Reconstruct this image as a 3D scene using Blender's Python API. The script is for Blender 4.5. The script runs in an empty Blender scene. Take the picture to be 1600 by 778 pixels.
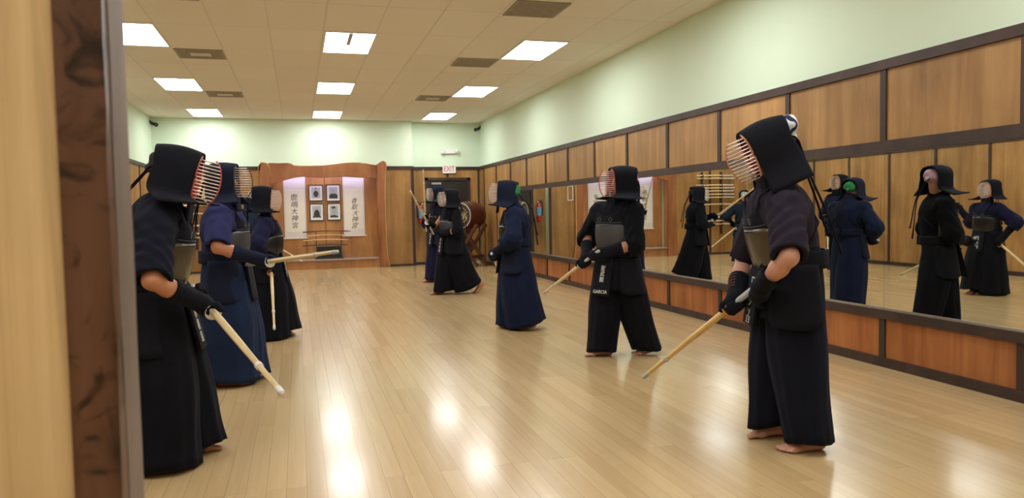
import bpy, math, random
import numpy as np
from mathutils import Vector, Matrix
random.seed(7)
PI = math.pi
SC = bpy.context.scene
COL = SC.collection
V3 = lambda *a: np.array(a, float)
def nrm(v):
    v = np.asarray(v, float); return v / max(np.linalg.norm(v), 1e-9)

# ------------------------------------------------------------------ objects
def link(name, me, parent=None, mat=None):
    o = bpy.data.objects.new(name, me); COL.objects.link(o)
    if parent is not None: o.parent = parent
    if mat is not None and me is not None: me.materials.append(mat)
    return o
def tag(o, label=None, cat=None, group=None, kind=None):
    if label: o['label'] = label
    if cat: o['category'] = cat
    if group: o['group'] = group
    if kind: o['kind'] = kind
    return o
def thing(name, label, cat, loc=(0, 0, 0), rz=0.0, group=None):
    o = link(name, None); o.location = loc; o.rotation_euler = (0, 0, rz)
    return tag(o, label, cat, group)
def structure(o): o['kind'] = 'structure'; return o

class MB:
    """collects vertices and faces, builds one mesh"""
    def __init__(s): s.v = []; s.f = []
    def add(s, vs, fs):
        b = len(s.v); s.v += [tuple(map(float, p)) for p in vs]; s.f += [tuple(i + b for i in f) for f in fs]; return s
    def box(s, lo, hi, M=None):
        (a, b, c), (d, e, f) = lo, hi
        vs = [(a, b, c), (d, b, c), (d, e, c), (a, e, c), (a, b, f), (d, b, f), (d, e, f), (a, e, f)]
        if M is not None: vs = [tuple(M @ Vector(p)) for p in vs]
        return s.add(vs, [(0, 3, 2, 1), (4, 5, 6, 7), (0, 1, 5, 4), (1, 2, 6, 5), (2, 3, 7, 6), (3, 0, 4, 7)])
    def beam(s, a, b, w, h, up=(0, 0, 1)):
        a, b = V3(*a), V3(*b); d = nrm(b - a); r = nrm(np.cross(d, up)); u = np.cross(r, d)
        vs = [p + r * x * w / 2 + u * y * h / 2 for p in (a, b) for x, y in ((-1, -1), (1, -1), (1, 1), (-1, 1))]
        return s.add(vs, [(3, 2, 1, 0), (4, 5, 6, 7), (0, 1, 5, 4), (1, 2, 6, 5), (2, 3, 7, 6), (3, 0, 4, 7)])
    def tube(s, pts, rad, n=10, caps=True, mod=None):
        pts = [V3(*p) for p in pts]; m = len(pts)
        rad = rad if hasattr(rad, '__len__') else [rad] * m
        t0 = nrm(pts[1] - pts[0]); ref = V3(0, 0, 1) if abs(t0[2]) < .9 else V3(0, 1, 0)
        r = nrm(np.cross(t0, ref)); vs = []
        for i, p in enumerate(pts):
            t = nrm(pts[min(i + 1, m - 1)] - pts[max(i - 1, 0)])
            r = nrm(r - t * (r @ t)); u = np.cross(t, r)
            for k in range(n):
                a = 2 * PI * k / n; q = rad[i] * (mod(a) if mod else 1)
                vs.append(p + (r * math.cos(a) + u * math.sin(a)) * q)
        fs = [(i * n + k, i * n + (k + 1) % n, (i + 1) * n + (k + 1) % n, (i + 1) * n + k) for i in range(m - 1) for k in range(n)]
        if caps: fs += [tuple(range(n))[::-1], tuple(range((m - 1) * n, m * n))]
        return s.add(vs, fs)
    def lathe(s, prof, c, axis=(0, 0, 1), n=24, caps=True):
        ax = nrm(axis); pts = [V3(*c) + ax * z for _, z in prof]
        m = len(prof); r = nrm(np.cross(ax, (0, 0, 1) if abs(ax[2]) < .9 else (0, 1, 0))); u = np.cross(ax, r)
        vs = [p + (r * math.cos(2 * PI * k / n) + u * math.sin(2 * PI * k / n)) * q for p, (q, _) in zip(pts, prof) for k in range(n)]
        fs = [(i * n + k, i * n + (k + 1) % n, (i + 1) * n + (k + 1) % n, (i + 1) * n + k) for i in range(m - 1) for k in range(n)]
        if caps: fs += [tuple(range(n))[::-1], tuple(range((m - 1) * n, m * n))]
        return s.add(vs, fs)
    def prism(s, poly, depth, M):
        """2D outline (x,z) extruded along y by depth, placed by matrix M"""
        n = len(poly)
        vs = [tuple(M @ Vector((x, 0, z))) for x, z in poly] + [tuple(M @ Vector((x, depth, z))) for x, z in poly]
        return s.add(vs, [tuple(range(n)), tuple(range(n, 2 * n))[::-1]] + [(i, i + n, (i + 1) % n + n, (i + 1) % n) for i in range(n)])
    def grid(s, P, closed=False):
        h, w = len(P), len(P[0]); vs = [p for row in P for p in row]
        fs = [(i * w + j, i * w + (j + 1) % w, (i + 1) * w + (j + 1) % w, (i + 1) * w + j) for i in range(h - 1) for j in range(w if closed else w - 1)]
        return s.add(vs, fs)
    def shell(s, P, th):
        """open grid of points given a thickness along its normals"""
        A = np.array(P, float); du = np.gradient(A, axis=1); dv = np.gradient(A, axis=0)
        N = np.cross(du, dv); N /= np.maximum(np.linalg.norm(N, axis=2, keepdims=True), 1e-9)
        B = A - N * th; h, w = A.shape[:2]
        vs = list(A.reshape(-1, 3)) + list(B.reshape(-1, 3)); o = h * w; fs = []
        for i in range(h - 1):
            for j in range(w - 1):
                q = (i * w + j, i * w + j + 1, (i + 1) * w + j + 1, (i + 1) * w + j); fs += [q, tuple(x + o for x in q[::-1])]
        for i in range(h - 1):
            for j in (0, w - 1): a, b = i * w + j, (i + 1) * w + j; fs.append((a, b, b + o, a + o) if j == 0 else (b, a, a + o, b + o))
        for j in range(w - 1):
            for i in (0, h - 1): a, b = i * w + j, i * w + j + 1; fs.append((b, a, a + o, b + o) if i == 0 else (a, b, b + o, a + o))
        return s.add(vs, fs)
    def build(s, name, mat, parent=None, smooth=False, bevel=0):
        me = bpy.data.meshes.new(name); me.from_pydata(s.v, [], s.f); me.update()
        import bmesh
        b = bmesh.new(); b.from_mesh(me); bmesh.ops.recalc_face_normals(b, faces=b.faces)
        if bevel: bmesh.ops.bevel(b, geom=list(b.edges), offset=bevel, segments=2, affect='EDGES', profile=.6)
        b.to_mesh(me); b.free()
        if smooth:
            me.polygons.foreach_set('use_smooth', [True] * len(me.polygons))
            if smooth != 'all': me.set_sharp_from_angle(angle=math.radians(40))
        return link(name, me, parent, mat)

# ------------------------------------------------------------------ distance-field surfaces (bodies, cloth)
class Field:
    def __init__(s, lo, hi, vox):
        s.lo = V3(*lo); s.vox = vox; s.n = np.ceil((V3(*hi) - s.lo) / vox).astype(int) + 1
        s.F = np.full(tuple(s.n), 1.0, np.float32)
    def like(s):
        o = Field.__new__(Field); o.lo, o.vox, o.n = s.lo, s.vox, s.n; o.F = np.full(tuple(s.n), 1.0, np.float32); return o
    def _sub(s, lo, hi):
        a = np.clip(np.floor((lo - s.lo) / s.vox).astype(int), 0, s.n - 1); b = np.clip(np.ceil((hi - s.lo) / s.vox).astype(int) + 1, 1, s.n)
        sl = tuple(slice(x, y) for x, y in zip(a, b))
        g = np.stack(np.meshgrid(*[np.arange(x, y, dtype=np.float32) for x, y in zip(a, b)], indexing='ij'), -1) * s.vox + s.lo.astype(np.float32)
        return sl, g
    def _mix(s, sl, d, k, op):
        A = s.F[sl]
        if op == 'add':
            if k > 0: h = np.maximum(k - np.abs(A - d), 0) / k; s.F[sl] = np.minimum(A, d) - h * h * k * .25
            else: s.F[sl] = np.minimum(A, d)
        else: s.F[sl] = np.maximum(A, -d)
    def cap(s, a, b, ra, rb=None, k=.02, op='add', flat=None):
        """tapered capsule; flat=(axis3x3, scale) squashes the metric"""
        rb = ra if rb is None else rb; a, b = V3(*a), V3(*b); R = max(ra, rb) + k + 3 * s.vox
        sl, g = s._sub(np.minimum(a, b) - R, np.maximum(a, b) + R)
        if flat is not None:
            M = np.asarray(flat, np.float32); g = g @ M.T; a = M @ a; b = M @ b
        a = a.astype(np.float32); ab = (b - a).astype(np.float32); L = max(float(ab @ ab), 1e-9)
        t = np.clip(((g - a) @ ab) / L, 0, 1)
        d = np.linalg.norm(g - a - t[..., None] * ab, axis=-1) - (ra + (rb - ra) * t)
        s._mix(sl, d, k, op); return s
    def ell(s, c, r, axes=None, k=.02, op='add'):
        c = V3(*c); r = V3(*r); R = r.max() + k + 3 * s.vox
        sl, g = s._sub(c - R, c + R); q = g - c.astype(np.float32)
        if axes is not None: q = q @ np.asarray(axes, np.float32).T
        k0 = np.linalg.norm(q / r, axis=-1); k1 = np.maximum(np.linalg.norm(q / (r * r), axis=-1), 1e-6)
        s._mix(sl, k0 * (k0 - 1) / k1, k, op); return s
    def cyl(s, a, b, r, op='sub', k=0):
        a, b = V3(*a), V3(*b); R = r + 4 * s.vox
        sl, g = s._sub(np.minimum(a, b) - R, np.maximum(a, b) + R); L = np.linalg.norm(b - a); ax = (b - a) / L
        q = g - a.astype(np.float32); t = q @ ax.astype(np.float32)
        rad = np.linalg.norm(q - t[..., None] * ax, axis=-1) - r
        s._mix(sl, np.maximum(rad, np.abs(t - L / 2) - L / 2), k, op); return s
    def merge(s, o, k=.02): s._mix(tuple(slice(None) for _ in range(3)), o.F, k, 'add'); return s
    def wrinkle(s, fn):
        g = np.stack(np.meshgrid(*[np.arange(m, dtype=np.float32) for m in s.n], indexing='ij'), -1) * s.vox + s.lo.astype(np.float32)
        s.F += fn(g[..., 0], g[..., 1], g[..., 2]).astype(np.float32); return s
    def build(s, name, mat, parent=None):
        F = s.F; F[0] = F[-1] = 1; F[:, 0] = F[:, -1] = 1; F[:, :, 0] = F[:, :, -1] = 1
        S = F < 0; nx, ny, nz = np.array(F.shape) - 1
        cnt = np.zeros((nx, ny, nz), np.int8); offs = [(i, j, k) for i in (0, 1) for j in (0, 1) for k in (0, 1)]
        for i, j, k in offs: cnt += S[i:nx + i, j:ny + j, k:nz + k]
        act = np.argwhere((cnt > 0) & (cnt < 8)); idx = np.full((nx, ny, nz), -1, np.int64); idx[tuple(act.T)] = np.arange(len(act))
        acc = np.zeros((len(act), 3)); num = np.zeros(len(act))
        for o in offs:
            for ax in range(3):
                if o[ax]: continue
                e = list(o); e[ax] = 1
                fa = F[tuple((act + o).T)]; fb = F[tuple((act + e).T)]; m = (fa < 0) != (fb < 0)
                t = np.where(m, fa / np.where(m, fa - fb, 1), 0)
                p = np.array(o, float)[None].repeat(len(act), 0); p[:, ax] += t; acc[m] += p[m]; num += m
        P = (act + acc / num[:, None]) * s.vox + s.lo
        quads = []
        for ax in range(3):
            b, c = (ax + 1) % 3, (ax + 2) % 3
            sl0 = [slice(None)] * 3; sl1 = [slice(None)] * 3; sl0[ax] = slice(0, -1); sl1[ax] = slice(1, None)
            for sign in (0, 1):
                A, B = S[tuple(sl0)], S[tuple(sl1)]
                e = np.argwhere((A & ~B) if sign == 0 else (~A & B))
                e = e[(e[:, b] > 0) & (e[:, c] > 0) & (e[:, b] < F.shape[b] - 1) & (e[:, c] < F.shape[c] - 1)]
                q = []
                for db, dc in ((0, 0), (1, 0), (1, 1), (0, 1)):
                    w = e.copy(); w[:, b] -= db; w[:, c] -= dc; q.append(idx[tuple(w.T)])
                q = np.stack(q, 1)[:, ::-1] if sign else np.stack(q, 1); quads.append(q)
        Q = np.concatenate(quads); me = bpy.data.meshes.new(name)
        me.vertices.add(len(P)); me.vertices.foreach_set('co', P.ravel().astype(np.float32))
        me.loops.add(Q.size); me.loops.foreach_set('vertex_index', Q.ravel().astype(np.int32))
        me.polygons.add(len(Q)); me.polygons.foreach_set('loop_start', np.arange(0, Q.size, 4, dtype=np.int32))
        me.polygons.foreach_set('use_smooth', np.ones(len(Q), bool))
        me.update(calc_edges=True); me.validate()
        return link(name, me, parent, mat)

# ------------------------------------------------------------------ materials
def new_mat(name):
    m = bpy.data.materials.new(name); m.use_nodes = True; nt = m.node_tree
    return m, nt, nt.nodes['Principled BSDF'], nt.nodes.new, nt.links.new
def plain(name, col, rough=.6, metal=0., spec=.5, var=0., scale=8., bump=0., emit=None, coat=0.):
    m, nt, B, N, L = new_mat(name)
    B.inputs['Base Color'].default_value = (*col, 1); B.inputs['Roughness'].default_value = rough
    B.inputs['Metallic'].default_value = metal; B.inputs['Specular IOR Level'].default_value = spec
    B.inputs['Coat Weight'].default_value = coat
    if emit: B.inputs['Emission Color'].default_value = (*emit[:3], 1); B.inputs['Emission Strength'].default_value = emit[3]
    tc = N('ShaderNodeTexCoord'); nz = N('ShaderNodeTexNoise'); nz.inputs['Scale'].default_value = scale; nz.inputs['Detail'].default_value = 4
    L(tc.outputs['Object'], nz.inputs['Vector'])
    if var:
        mx = N('ShaderNodeMix'); mx.data_type = 'RGBA'; L(nz.outputs['Fac'], mx.inputs['Factor'])
        mx.inputs['A'].default_value = (*[c * (1 - var) for c in col], 1); mx.inputs['B'].default_value = (*[min(c * (1 + var), 1) for c in col], 1)
        L(mx.outputs['Result'], B.inputs['Base Color'])
    if bump:
        bp = N('ShaderNodeBump'); bp.inputs['Strength'].default_value = bump; bp.inputs['Distance'].default_value = .01
        L(nz.outputs['Fac'], bp.inputs['Height']); L(bp.outputs['Normal'], B.inputs['Normal'])
    return m
def cloth(name, col, weave=420., rough=.95, var=.35, fuzz=.04):
    m, nt, B, N, L = new_mat(name); tc = N('ShaderNodeTexCoord')
    B.inputs['Roughness'].default_value = rough; B.inputs['Specular IOR Level'].default_value = .12
    B.inputs['Sheen Weight'].default_value = fuzz; B.inputs['Sheen Roughness'].default_value = .5
    B.inputs['Sheen Tint'].default_value = (.5, .55, .8, 1)
    nz = N('ShaderNodeTexNoise'); nz.inputs['Scale'].default_value = 5; nz.inputs['Detail'].default_value = 6; L(tc.outputs['Object'], nz.inputs['Vector'])
    mx = N('ShaderNodeMix'); mx.data_type = 'RGBA'; L(nz.outputs['Fac'], mx.inputs['Factor'])
    mx.inputs['A'].default_value = (*[c * (1 - var) for c in col], 1); mx.inputs['B'].default_value = (*[c * (1 + var) for c in col], 1)
    L(mx.outputs['Result'], B.inputs['Base Color'])
    vo = N('ShaderNodeTexVoronoi'); vo.inputs['Scale'].default_value = weave; L(tc.outputs['Object'], vo.inputs['Vector'])
    bp = N('ShaderNodeBump'); bp.inputs['Strength'].default_value = .35; bp.inputs['Distance'].default_value = .003
    L(vo.outputs['Distance'], bp.inputs['Height']); L(bp.outputs['Normal'], B.inputs['Normal'])
    return m
def wood(name, a, b, rough=.45, stretch=(14, 14, .9), axis_rand=.35, dark=.5, spec=.4, knots=False):
    """vertical grain wood; each object shifts the grain and tone a little"""
    m, nt, B, N, L = new_mat(name); tc = N('ShaderNodeTexCoord'); oi = N('ShaderNodeObjectInfo')
    B.inputs['Roughness'].default_value = rough; B.inputs['Specular IOR Level'].default_value = spec
    mp = N('ShaderNodeMapping'); mp.inputs['Scale'].default_value = stretch
    ad = N('ShaderNodeVectorMath'); ad.operation = 'ADD'; sc = N('ShaderNodeVectorMath'); sc.operation = 'SCALE'; sc.inputs['Scale'].default_value = 37
    cv = N('ShaderNodeCombineXYZ'); L(oi.outputs['Random'], cv.inputs['X']); L(oi.outputs['Random'], cv.inputs['Y']); L(oi.outputs['Random'], cv.inputs['Z'])
    L(cv.outputs[0], sc.inputs[0]); L(tc.outputs['Object'], ad.inputs[0]); L(sc.outputs[0], ad.inputs[1]); L(ad.outputs[0], mp.inputs['Vector'])
    n1 = N('ShaderNodeTexNoise'); n1.inputs['Scale'].default_value = .55; n1.inputs['Detail'].default_value = 8; n1.inputs['Roughness'].default_value = .62; n1.inputs['Distortion'].default_value = .6
    L(mp.outputs[0], n1.inputs['Vector'])
    cr = N('ShaderNodeValToRGB'); e = cr.color_ramp.elements
    e[0].position = .28; e[0].color = (*[x * dark for x in a], 1); e[1].position = .72; e[1].color = (*b, 1)
    k = e.new(.45); k.color = (*a, 1); L(n1.outputs['Fac'], cr.inputs['Fac'])
    n2 = N('ShaderNodeTexNoise'); n2.inputs['Scale'].default_value = 1.6; n2.inputs['Detail'].default_value = 3; L(ad.outputs[0], n2.inputs['Vector'])
    hs = N('ShaderNodeHueSaturation'); L(cr.outputs['Color'], hs.inputs['Color'])
    mr = N('ShaderNodeMapRange'); L(oi.outputs['Random'], mr.inputs['Value']); mr.inputs['To Min'].default_value = 1 - axis_rand * .5; mr.inputs['To Max'].default_value = 1 + axis_rand * .5
    mm = N('ShaderNodeMath'); mm.operation = 'MULTIPLY'; m2 = N('ShaderNodeMapRange'); L(n2.outputs['Fac'], m2.inputs['Value']); m2.inputs['From Min'].default_value = .3; m2.inputs['From Max'].default_value = .7; m2.inputs['To Min'].default_value = .82; m2.inputs['To Max'].default_value = 1.15
    L(mr.outputs[0], mm.inputs[0]); L(m2.outputs[0], mm.inputs[1]); L(mm.outputs[0], hs.inputs['Value'])
    out = hs.outputs['Color']
    if knots:
        vo = N('ShaderNodeTexNoise'); vo.inputs['Scale'].default_value = knots; vo.inputs['Detail'].default_value = 3; vo.inputs['Distortion'].default_value = 1.5; L(ad.outputs[0], vo.inputs['Vector'])
        kr = N('ShaderNodeMapRange'); L(vo.outputs['Fac'], kr.inputs['Value']); kr.inputs['From Min'].default_value = .33; kr.inputs['From Max'].default_value = .47; kr.inputs['To Min'].default_value = .25; kr.inputs['To Max'].default_value = 1
        mk = N('ShaderNodeMix'); mk.data_type = 'RGBA'; mk.blend_type = 'MULTIPLY'; mk.inputs['Factor'].default_value = 1
        L(out, mk.inputs['A']); L(kr.outputs[0], mk.inputs['B']); out = mk.outputs['Result']
    L(out, B.inputs['Base Color'])
    bp = N('ShaderNodeBump'); bp.inputs['Strength'].default_value = .12; bp.inputs['Distance'].default_value = .004; L(n1.outputs['Fac'], bp.inputs['Height']); L(bp.outputs['Normal'], B.inputs['Normal'])
    return m
def floor_mat():
    m, nt, B, N, L = new_mat('floor_planks'); tc = N('ShaderNodeTexCoord'); sp = N('ShaderNodeSeparateXYZ'); cb = N('ShaderNodeCombineXYZ')
    L(tc.outputs['Object'], sp.inputs[0]); L(sp.outputs['Y'], cb.inputs['X']); L(sp.outputs['X'], cb.inputs['Y'])
    br = N('ShaderNodeTexBrick'); br.offset = .37; br.offset_frequency = 3; L(cb.outputs[0], br.inputs['Vector'])
    for k, v in (('Scale', 1), ('Mortar Size', .0007), ('Mortar Smooth', .2), ('Brick Width', 1.85), ('Row Height', .0925), ('Bias', 0)): br.inputs[k].default_value = v
    br.inputs['Color1'].default_value = (.0, .0, .0, 1); br.inputs['Color2'].default_value = (1, 1, 1, 1); br.inputs['Mortar'].default_value = (.5, .5, .5, 1)
    mp = N('ShaderNodeMapping'); mp.inputs['Scale'].default_value = (1.0, 26, 1); L(cb.outputs[0], mp.inputs['Vector'])
    ofs = N('ShaderNodeVectorMath'); ofs.operation = 'MULTIPLY_ADD'; L(br.outputs['Color'], ofs.inputs[0]); ofs.inputs[1].default_value = (9, 9, 9); L(mp.outputs[0], ofs.inputs[2])
    nz = N('ShaderNodeTexNoise'); nz.inputs['Scale'].default_value = 1.3; nz.inputs['Detail'].default_value = 7; nz.inputs['Roughness'].default_value = .6; L(ofs.outputs[0], nz.inputs['Vector'])
    a = N('ShaderNodeMath'); a.operation = 'MULTIPLY_ADD'; L(br.outputs['Color'], a.inputs[0]); a.inputs[1].default_value = .38
    b = N('ShaderNodeMath'); b.operation = 'MULTIPLY'; L(nz.outputs['Fac'], b.inputs[0]); b.inputs[1].default_value = .72; L(b.outputs[0], a.inputs[2])
    cr = N('ShaderNodeValToRGB'); e = cr.color_ramp.elements; L(a.outputs[0], cr.inputs['Fac'])
    e[0].position = .1; e[0].color = (*FLOOR_A, 1); e[1].position = .9; e[1].color = (*FLOOR_B, 1)
    mx = N('ShaderNodeMix'); mx.data_type = 'RGBA'; L(br.outputs['Fac'], mx.inputs['Factor']); L(cr.outputs['Color'], mx.inputs['A']); mx.inputs['B'].default_value = (.20, .125, .055, 1)
    L(mx.outputs['Result'], B.inputs['Base Color'])
    B.inputs['Roughness'].default_value = .24; B.inputs['Specular IOR Level'].default_value = .5
    B.inputs['Coat Weight'].default_value = .25; B.inputs['Coat Roughness'].default_value = .12
    n3 = N('ShaderNodeTexNoise'); n3.inputs['Scale'].default_value = 2.2; L(tc.outputs['Object'], n3.inputs['Vector'])
    hh = N('ShaderNodeMath'); hh.operation = 'MULTIPLY_ADD'; L(br.outputs['Color'], hh.inputs[0]); hh.inputs[1].default_value = .35; L(n3.outputs['Fac'], hh.inputs[2])
    bp = N('ShaderNodeBump'); bp.inputs['Strength'].default_value = .035; bp.inputs['Distance'].default_value = .02; L(hh.outputs[0], bp.inputs['Height'])
    b2 = N('ShaderNodeBump'); b2.inputs['Strength'].default_value = .5; b2.inputs['Distance'].default_value = .001; b2.invert = True; L(br.outputs['Fac'], b2.inputs['Height']); L(bp.outputs['Normal'], b2.inputs['Normal'])
    L(b2.outputs['Normal'], B.inputs['Normal']); return m
def ceiling_mat():
    m, nt, B, N, L = new_mat('ceiling_tiles'); tc = N('ShaderNodeTexCoord'); mp = N('ShaderNodeMapping')
    mp.inputs['Location'].default_value = (1.513 - .628 * 20 + .0, -9.52 + 1.215 * 20, 0); L(tc.outputs['Object'], mp.inputs['Vector'])
    mp.inputs['Location'].default_value = (1.513 + .628 * 20, -9.52 + 1.215 * 20, 0)
    br = N('ShaderNodeTexBrick'); br.offset = 0; br.offset_frequency = 1; L(mp.outputs[0], br.inputs['Vector'])
    for k, v in (('Scale', 1), ('Mortar Size', .011), ('Mortar Smooth', .1), ('Brick Width', .628), ('Row Height', 1.215)): br.inputs[k].default_value = v
    br.inputs['Color1'].default_value = (*CEIL, 1); br.inputs['Color2'].default_value = (*[c * .95 for c in CEIL], 1); br.inputs['Mortar'].default_value = (*[c * .86 for c in CEIL], 1)
    L(br.outputs['Color'], B.inputs['Base Color']); B.inputs['Roughness'].default_value = .9; B.inputs['Specular IOR Level'].default_value = .15
    nz = N('ShaderNodeTexNoise'); nz.inputs['Scale'].default_value = 160; L(tc.outputs['Object'], nz.inputs['Vector'])
    bp = N('ShaderNodeBump'); bp.inputs['Strength'].default_value = .3; bp.inputs['Distance'].default_value = .003; L(nz.outputs['Fac'], bp.inputs['Height'])
    b2 = N('ShaderNodeBump'); b2.inputs['Strength'].default_value = .6; b2.inputs['Distance'].default_value = .006; L(br.outputs['Fac'], b2.inputs['Height']); L(bp.outputs['Normal'], b2.inputs['Normal'])
    L(b2.outputs['Normal'], B.inputs['Normal']); return m

FLOOR_A = (.41, .265, .118); FLOOR_B = (.56, .405, .21)
CEIL = (.83, .79, .71)
M = {}
M['mint'] = plain('mint_paint', (.68, .80, .625), .7, spec=.3, var=.03, scale=1.2, bump=.05)
M['floor'] = floor_mat(); M['ceiling'] = ceiling_mat()
M['panel'] = wood('birch_plywood', (.325, .165, .050), (.47, .265, .094), .42, (9, 9, .8), .22, .72)
M['panel_low'] = wood('orange_plywood', (.27, .085, .022), (.42, .165, .05), .4, (10, 10, .9), .3, .7)
M['trim'] = wood('dark_trim', (.040, .021, .015), (.062, .034, .024), .5, (6, 6, 2), .2, .6)
M['walnut'] = wood('reddish_wood', (.27, .095, .033), (.38, .155, .058), .38, (5, 5, .8), .15, .65)
M['alcove_panel'] = wood('alcove_plywood', (.36, .155, .048), (.52, .26, .09), .4, (5, 5, .6), .1, .7)
M['shelf'] = plain('pale_worn_shelf', (.36, .28, .25), .45, var=.2, scale=12)
M['strip_grey'] = plain('grey_fixture_strip', (.42, .42, .46), .6)
M['edge'] = wood('live_edge', (.55, .31, .12), (.68, .42, .19), .5, (8, 8, 1), .1, .8)
M['post'] = wood('hammered_dark_wood', (.105, .046, .022), (.17, .078, .040), .4, (34, 34, 7), .1, .25, knots=21.)
M['post_side_lit'] = wood('weathered_lit_side_wood', (.16, .115, .09), (.25, .19, .155), .6, (10, 10, 1.2), .1, .7)  # lighter than the front face: light from the room put into its colour
M['pine'] = wood('pale_pine', (.62, .42, .19), (.76, .55, .28), .5, (60, 60, 1.2), .1, .55)
M['mirror'] = plain('mirror_glass', (.80, .83, .79), .012, 1.0)
M['steel'] = plain('brushed_steel', (.62, .62, .63), .3, 1.0, var=.1, scale=60)
M['white'] = plain('white_enamel', (.80, .80, .77), .4)
M['lamp'] = plain('lamp_diffuser', (.9, .9, .9), .5, emit=(.97, .99, 1.0, 18.5))
M['vent'] = plain('grey_vent_metal', (.30, .265, .215), .6, .0, var=.25, scale=14)
M['vent_core'] = plain('pale_vent_core', (.60, .57, .50), .5)
M['black'] = plain('black_plastic', (.012, .012, .013), .4)
M['blackwood'] = plain('black_lacquer', (.010, .009, .009), .3)
M['red'] = plain('red_enamel', (.42, .025, .02), .3)
M['redletter'] = plain('red_letter', (.50, .02, .03), .5)
M['blue'] = plain('blue_label', (.16, .36, .62), .5)
M['paper'] = plain('scroll_paper', (.74, .69, .58), .8, var=.05, scale=10)
M['mount'] = plain('scroll_mount', (.66, .60, .54), .7, var=.06, scale=30)
M['ink'] = plain('black_ink', (.012, .011, .010), .7)
M['matte'] = plain('white_mat_board', (.74, .74, .73), .8)
M['photo_bg'] = plain('grey_photo', (.42, .42, .42), .4, var=.2, scale=9)
M['photo_dark'] = plain('dark_photo_tone', (.035, .035, .037), .4)
M['photo_skin'] = plain('pale_photo_tone', (.36, .36, .355), .4)
M['darkdoor'] = plain('dark_brown_door', (.016, .010, .008), .5, var=.3, scale=3)
M['drum'] = wood('drum_wood', (.085, .018, .009), (.14, .032, .016), .28, (4, 4, 1), .1, .7)
M['standwood'] = wood('stand_wood', (.085, .030, .015), (.14, .055, .028), .4, (6, 6, 1), .1, .7)
M['hide'] = plain('drum_hide', (.035, .026, .02), .5, var=.3, scale=10)
M['hide_rim'] = plain('pale_rope', (.62, .56, .44), .7)
M['gold'] = plain('gold_paint', (.62, .47, .22), .5)
M['bamboo'] = plain('bamboo', (.66, .43, .15), .35, var=.18, scale=14)
M['bamboo_pale'] = plain('pale_bamboo', (.66, .50, .27), .4, var=.15, scale=14)
M['leather'] = plain('white_leather', (.66, .65, .62), .6, var=.08, scale=40)
M['leather_grey'] = plain('grey_leather', (.42, .44, .44), .55, var=.1, scale=40)
M['guard_orange'] = plain('orange_leather_guard', (.62, .24, .07), .5)
M['guard_white'] = plain('white_plastic_guard', (.62, .60, .54), .45)
M['string'] = plain('pale_string', (.75, .66, .40), .6)
M['skin'] = plain('skin', (.52, .26, .18), .5, spec=.4, var=.08, scale=18)
M['skin_tan_shaded'] = plain('tanned_shaded_skin', (.45, .19, .10), .5, spec=.4, var=.08, scale=18)  # for wearers of dark-rimmed helmets, shade behind the grille put into skin colour
M['bar'] = plain('grille_metal', (.70, .58, .50), .35, .3)
M['lining_dark'] = plain('dark_face_lining', (.02, .018, .022), .8); M['lining_red'] = plain('red_face_lining', (.20, .035, .025), .7)
M['rim_red'] = plain('red_lacquer_rim', (.45, .06, .04), .35)
M['rim_copper'] = plain('copper_rim', (.55, .24, .15), .35, .4)
M['rim_dark'] = plain('dark_rim', (.02, .016, .016), .4)
M['armour_black'] = cloth('padded_black_cotton', (.0075, .0078, .011), 260, var=.3)
M['armour_navy'] = cloth('padded_navy_cotton', (.010, .013, .028), 260, var=.3)
M['do_grey'] = plain('grey_leather_plate', (.050, .052, .054), .35, spec=.5, var=.2, scale=30)
M['do_olive'] = plain('olive_lacquer_plate', (.060, .044, .022), .25, spec=.5, var=.3, scale=8)
M['do_black'] = plain('black_lacquer_plate', (.010, .010, .011), .25)
M['stitch'] = plain('grey_stitching', (.085, .085, .09), .8)
M['letter'] = plain('white_lettering', (.68, .68, .66), .7)
M['lace'] = plain('brown_lace', (.12, .045, .03), .7)
M['palm'] = plain('brown_leather_palm', (.16, .085, .04), .7)
M['cord'] = cloth('dark_purple_cord', (.010, .008, .014), 600)
M['tape'] = plain('clear_pocket_edge', (.72, .74, .70), .4)
# ------------------------------------------------------------------ camera
F_PX, YAW, PITCH, ROLL = 1183.9, .2743, -.0508, -.0191
fw = V3(math.sin(YAW) * math.cos(PITCH), math.cos(YAW) * math.cos(PITCH), math.sin(PITCH))
rt = V3(math.cos(YAW), -math.sin(YAW), 0); up = np.cross(rt, fw)
rt, up = math.cos(ROLL) * rt + math.sin(ROLL) * up, -math.sin(ROLL) * rt + math.cos(ROLL) * up
cd = bpy.data.cameras.new('camera'); cam = bpy.data.objects.new('camera', cd); COL.objects.link(cam); SC.camera = cam
cam.matrix_world = Matrix([[rt[i], up[i], -fw[i], (0, 0, 1.30)[i]] for i in range(3)] + [[0, 0, 0, 1]])
cd.sensor_width = 36; cd.lens = 36 * F_PX / 1600; cd.clip_start = .05; cd.clip_end = 60
cd.dof.use_dof = True; cd.dof.focus_distance = 6.5; cd.dof.aperture_fstop = 7.5

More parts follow.
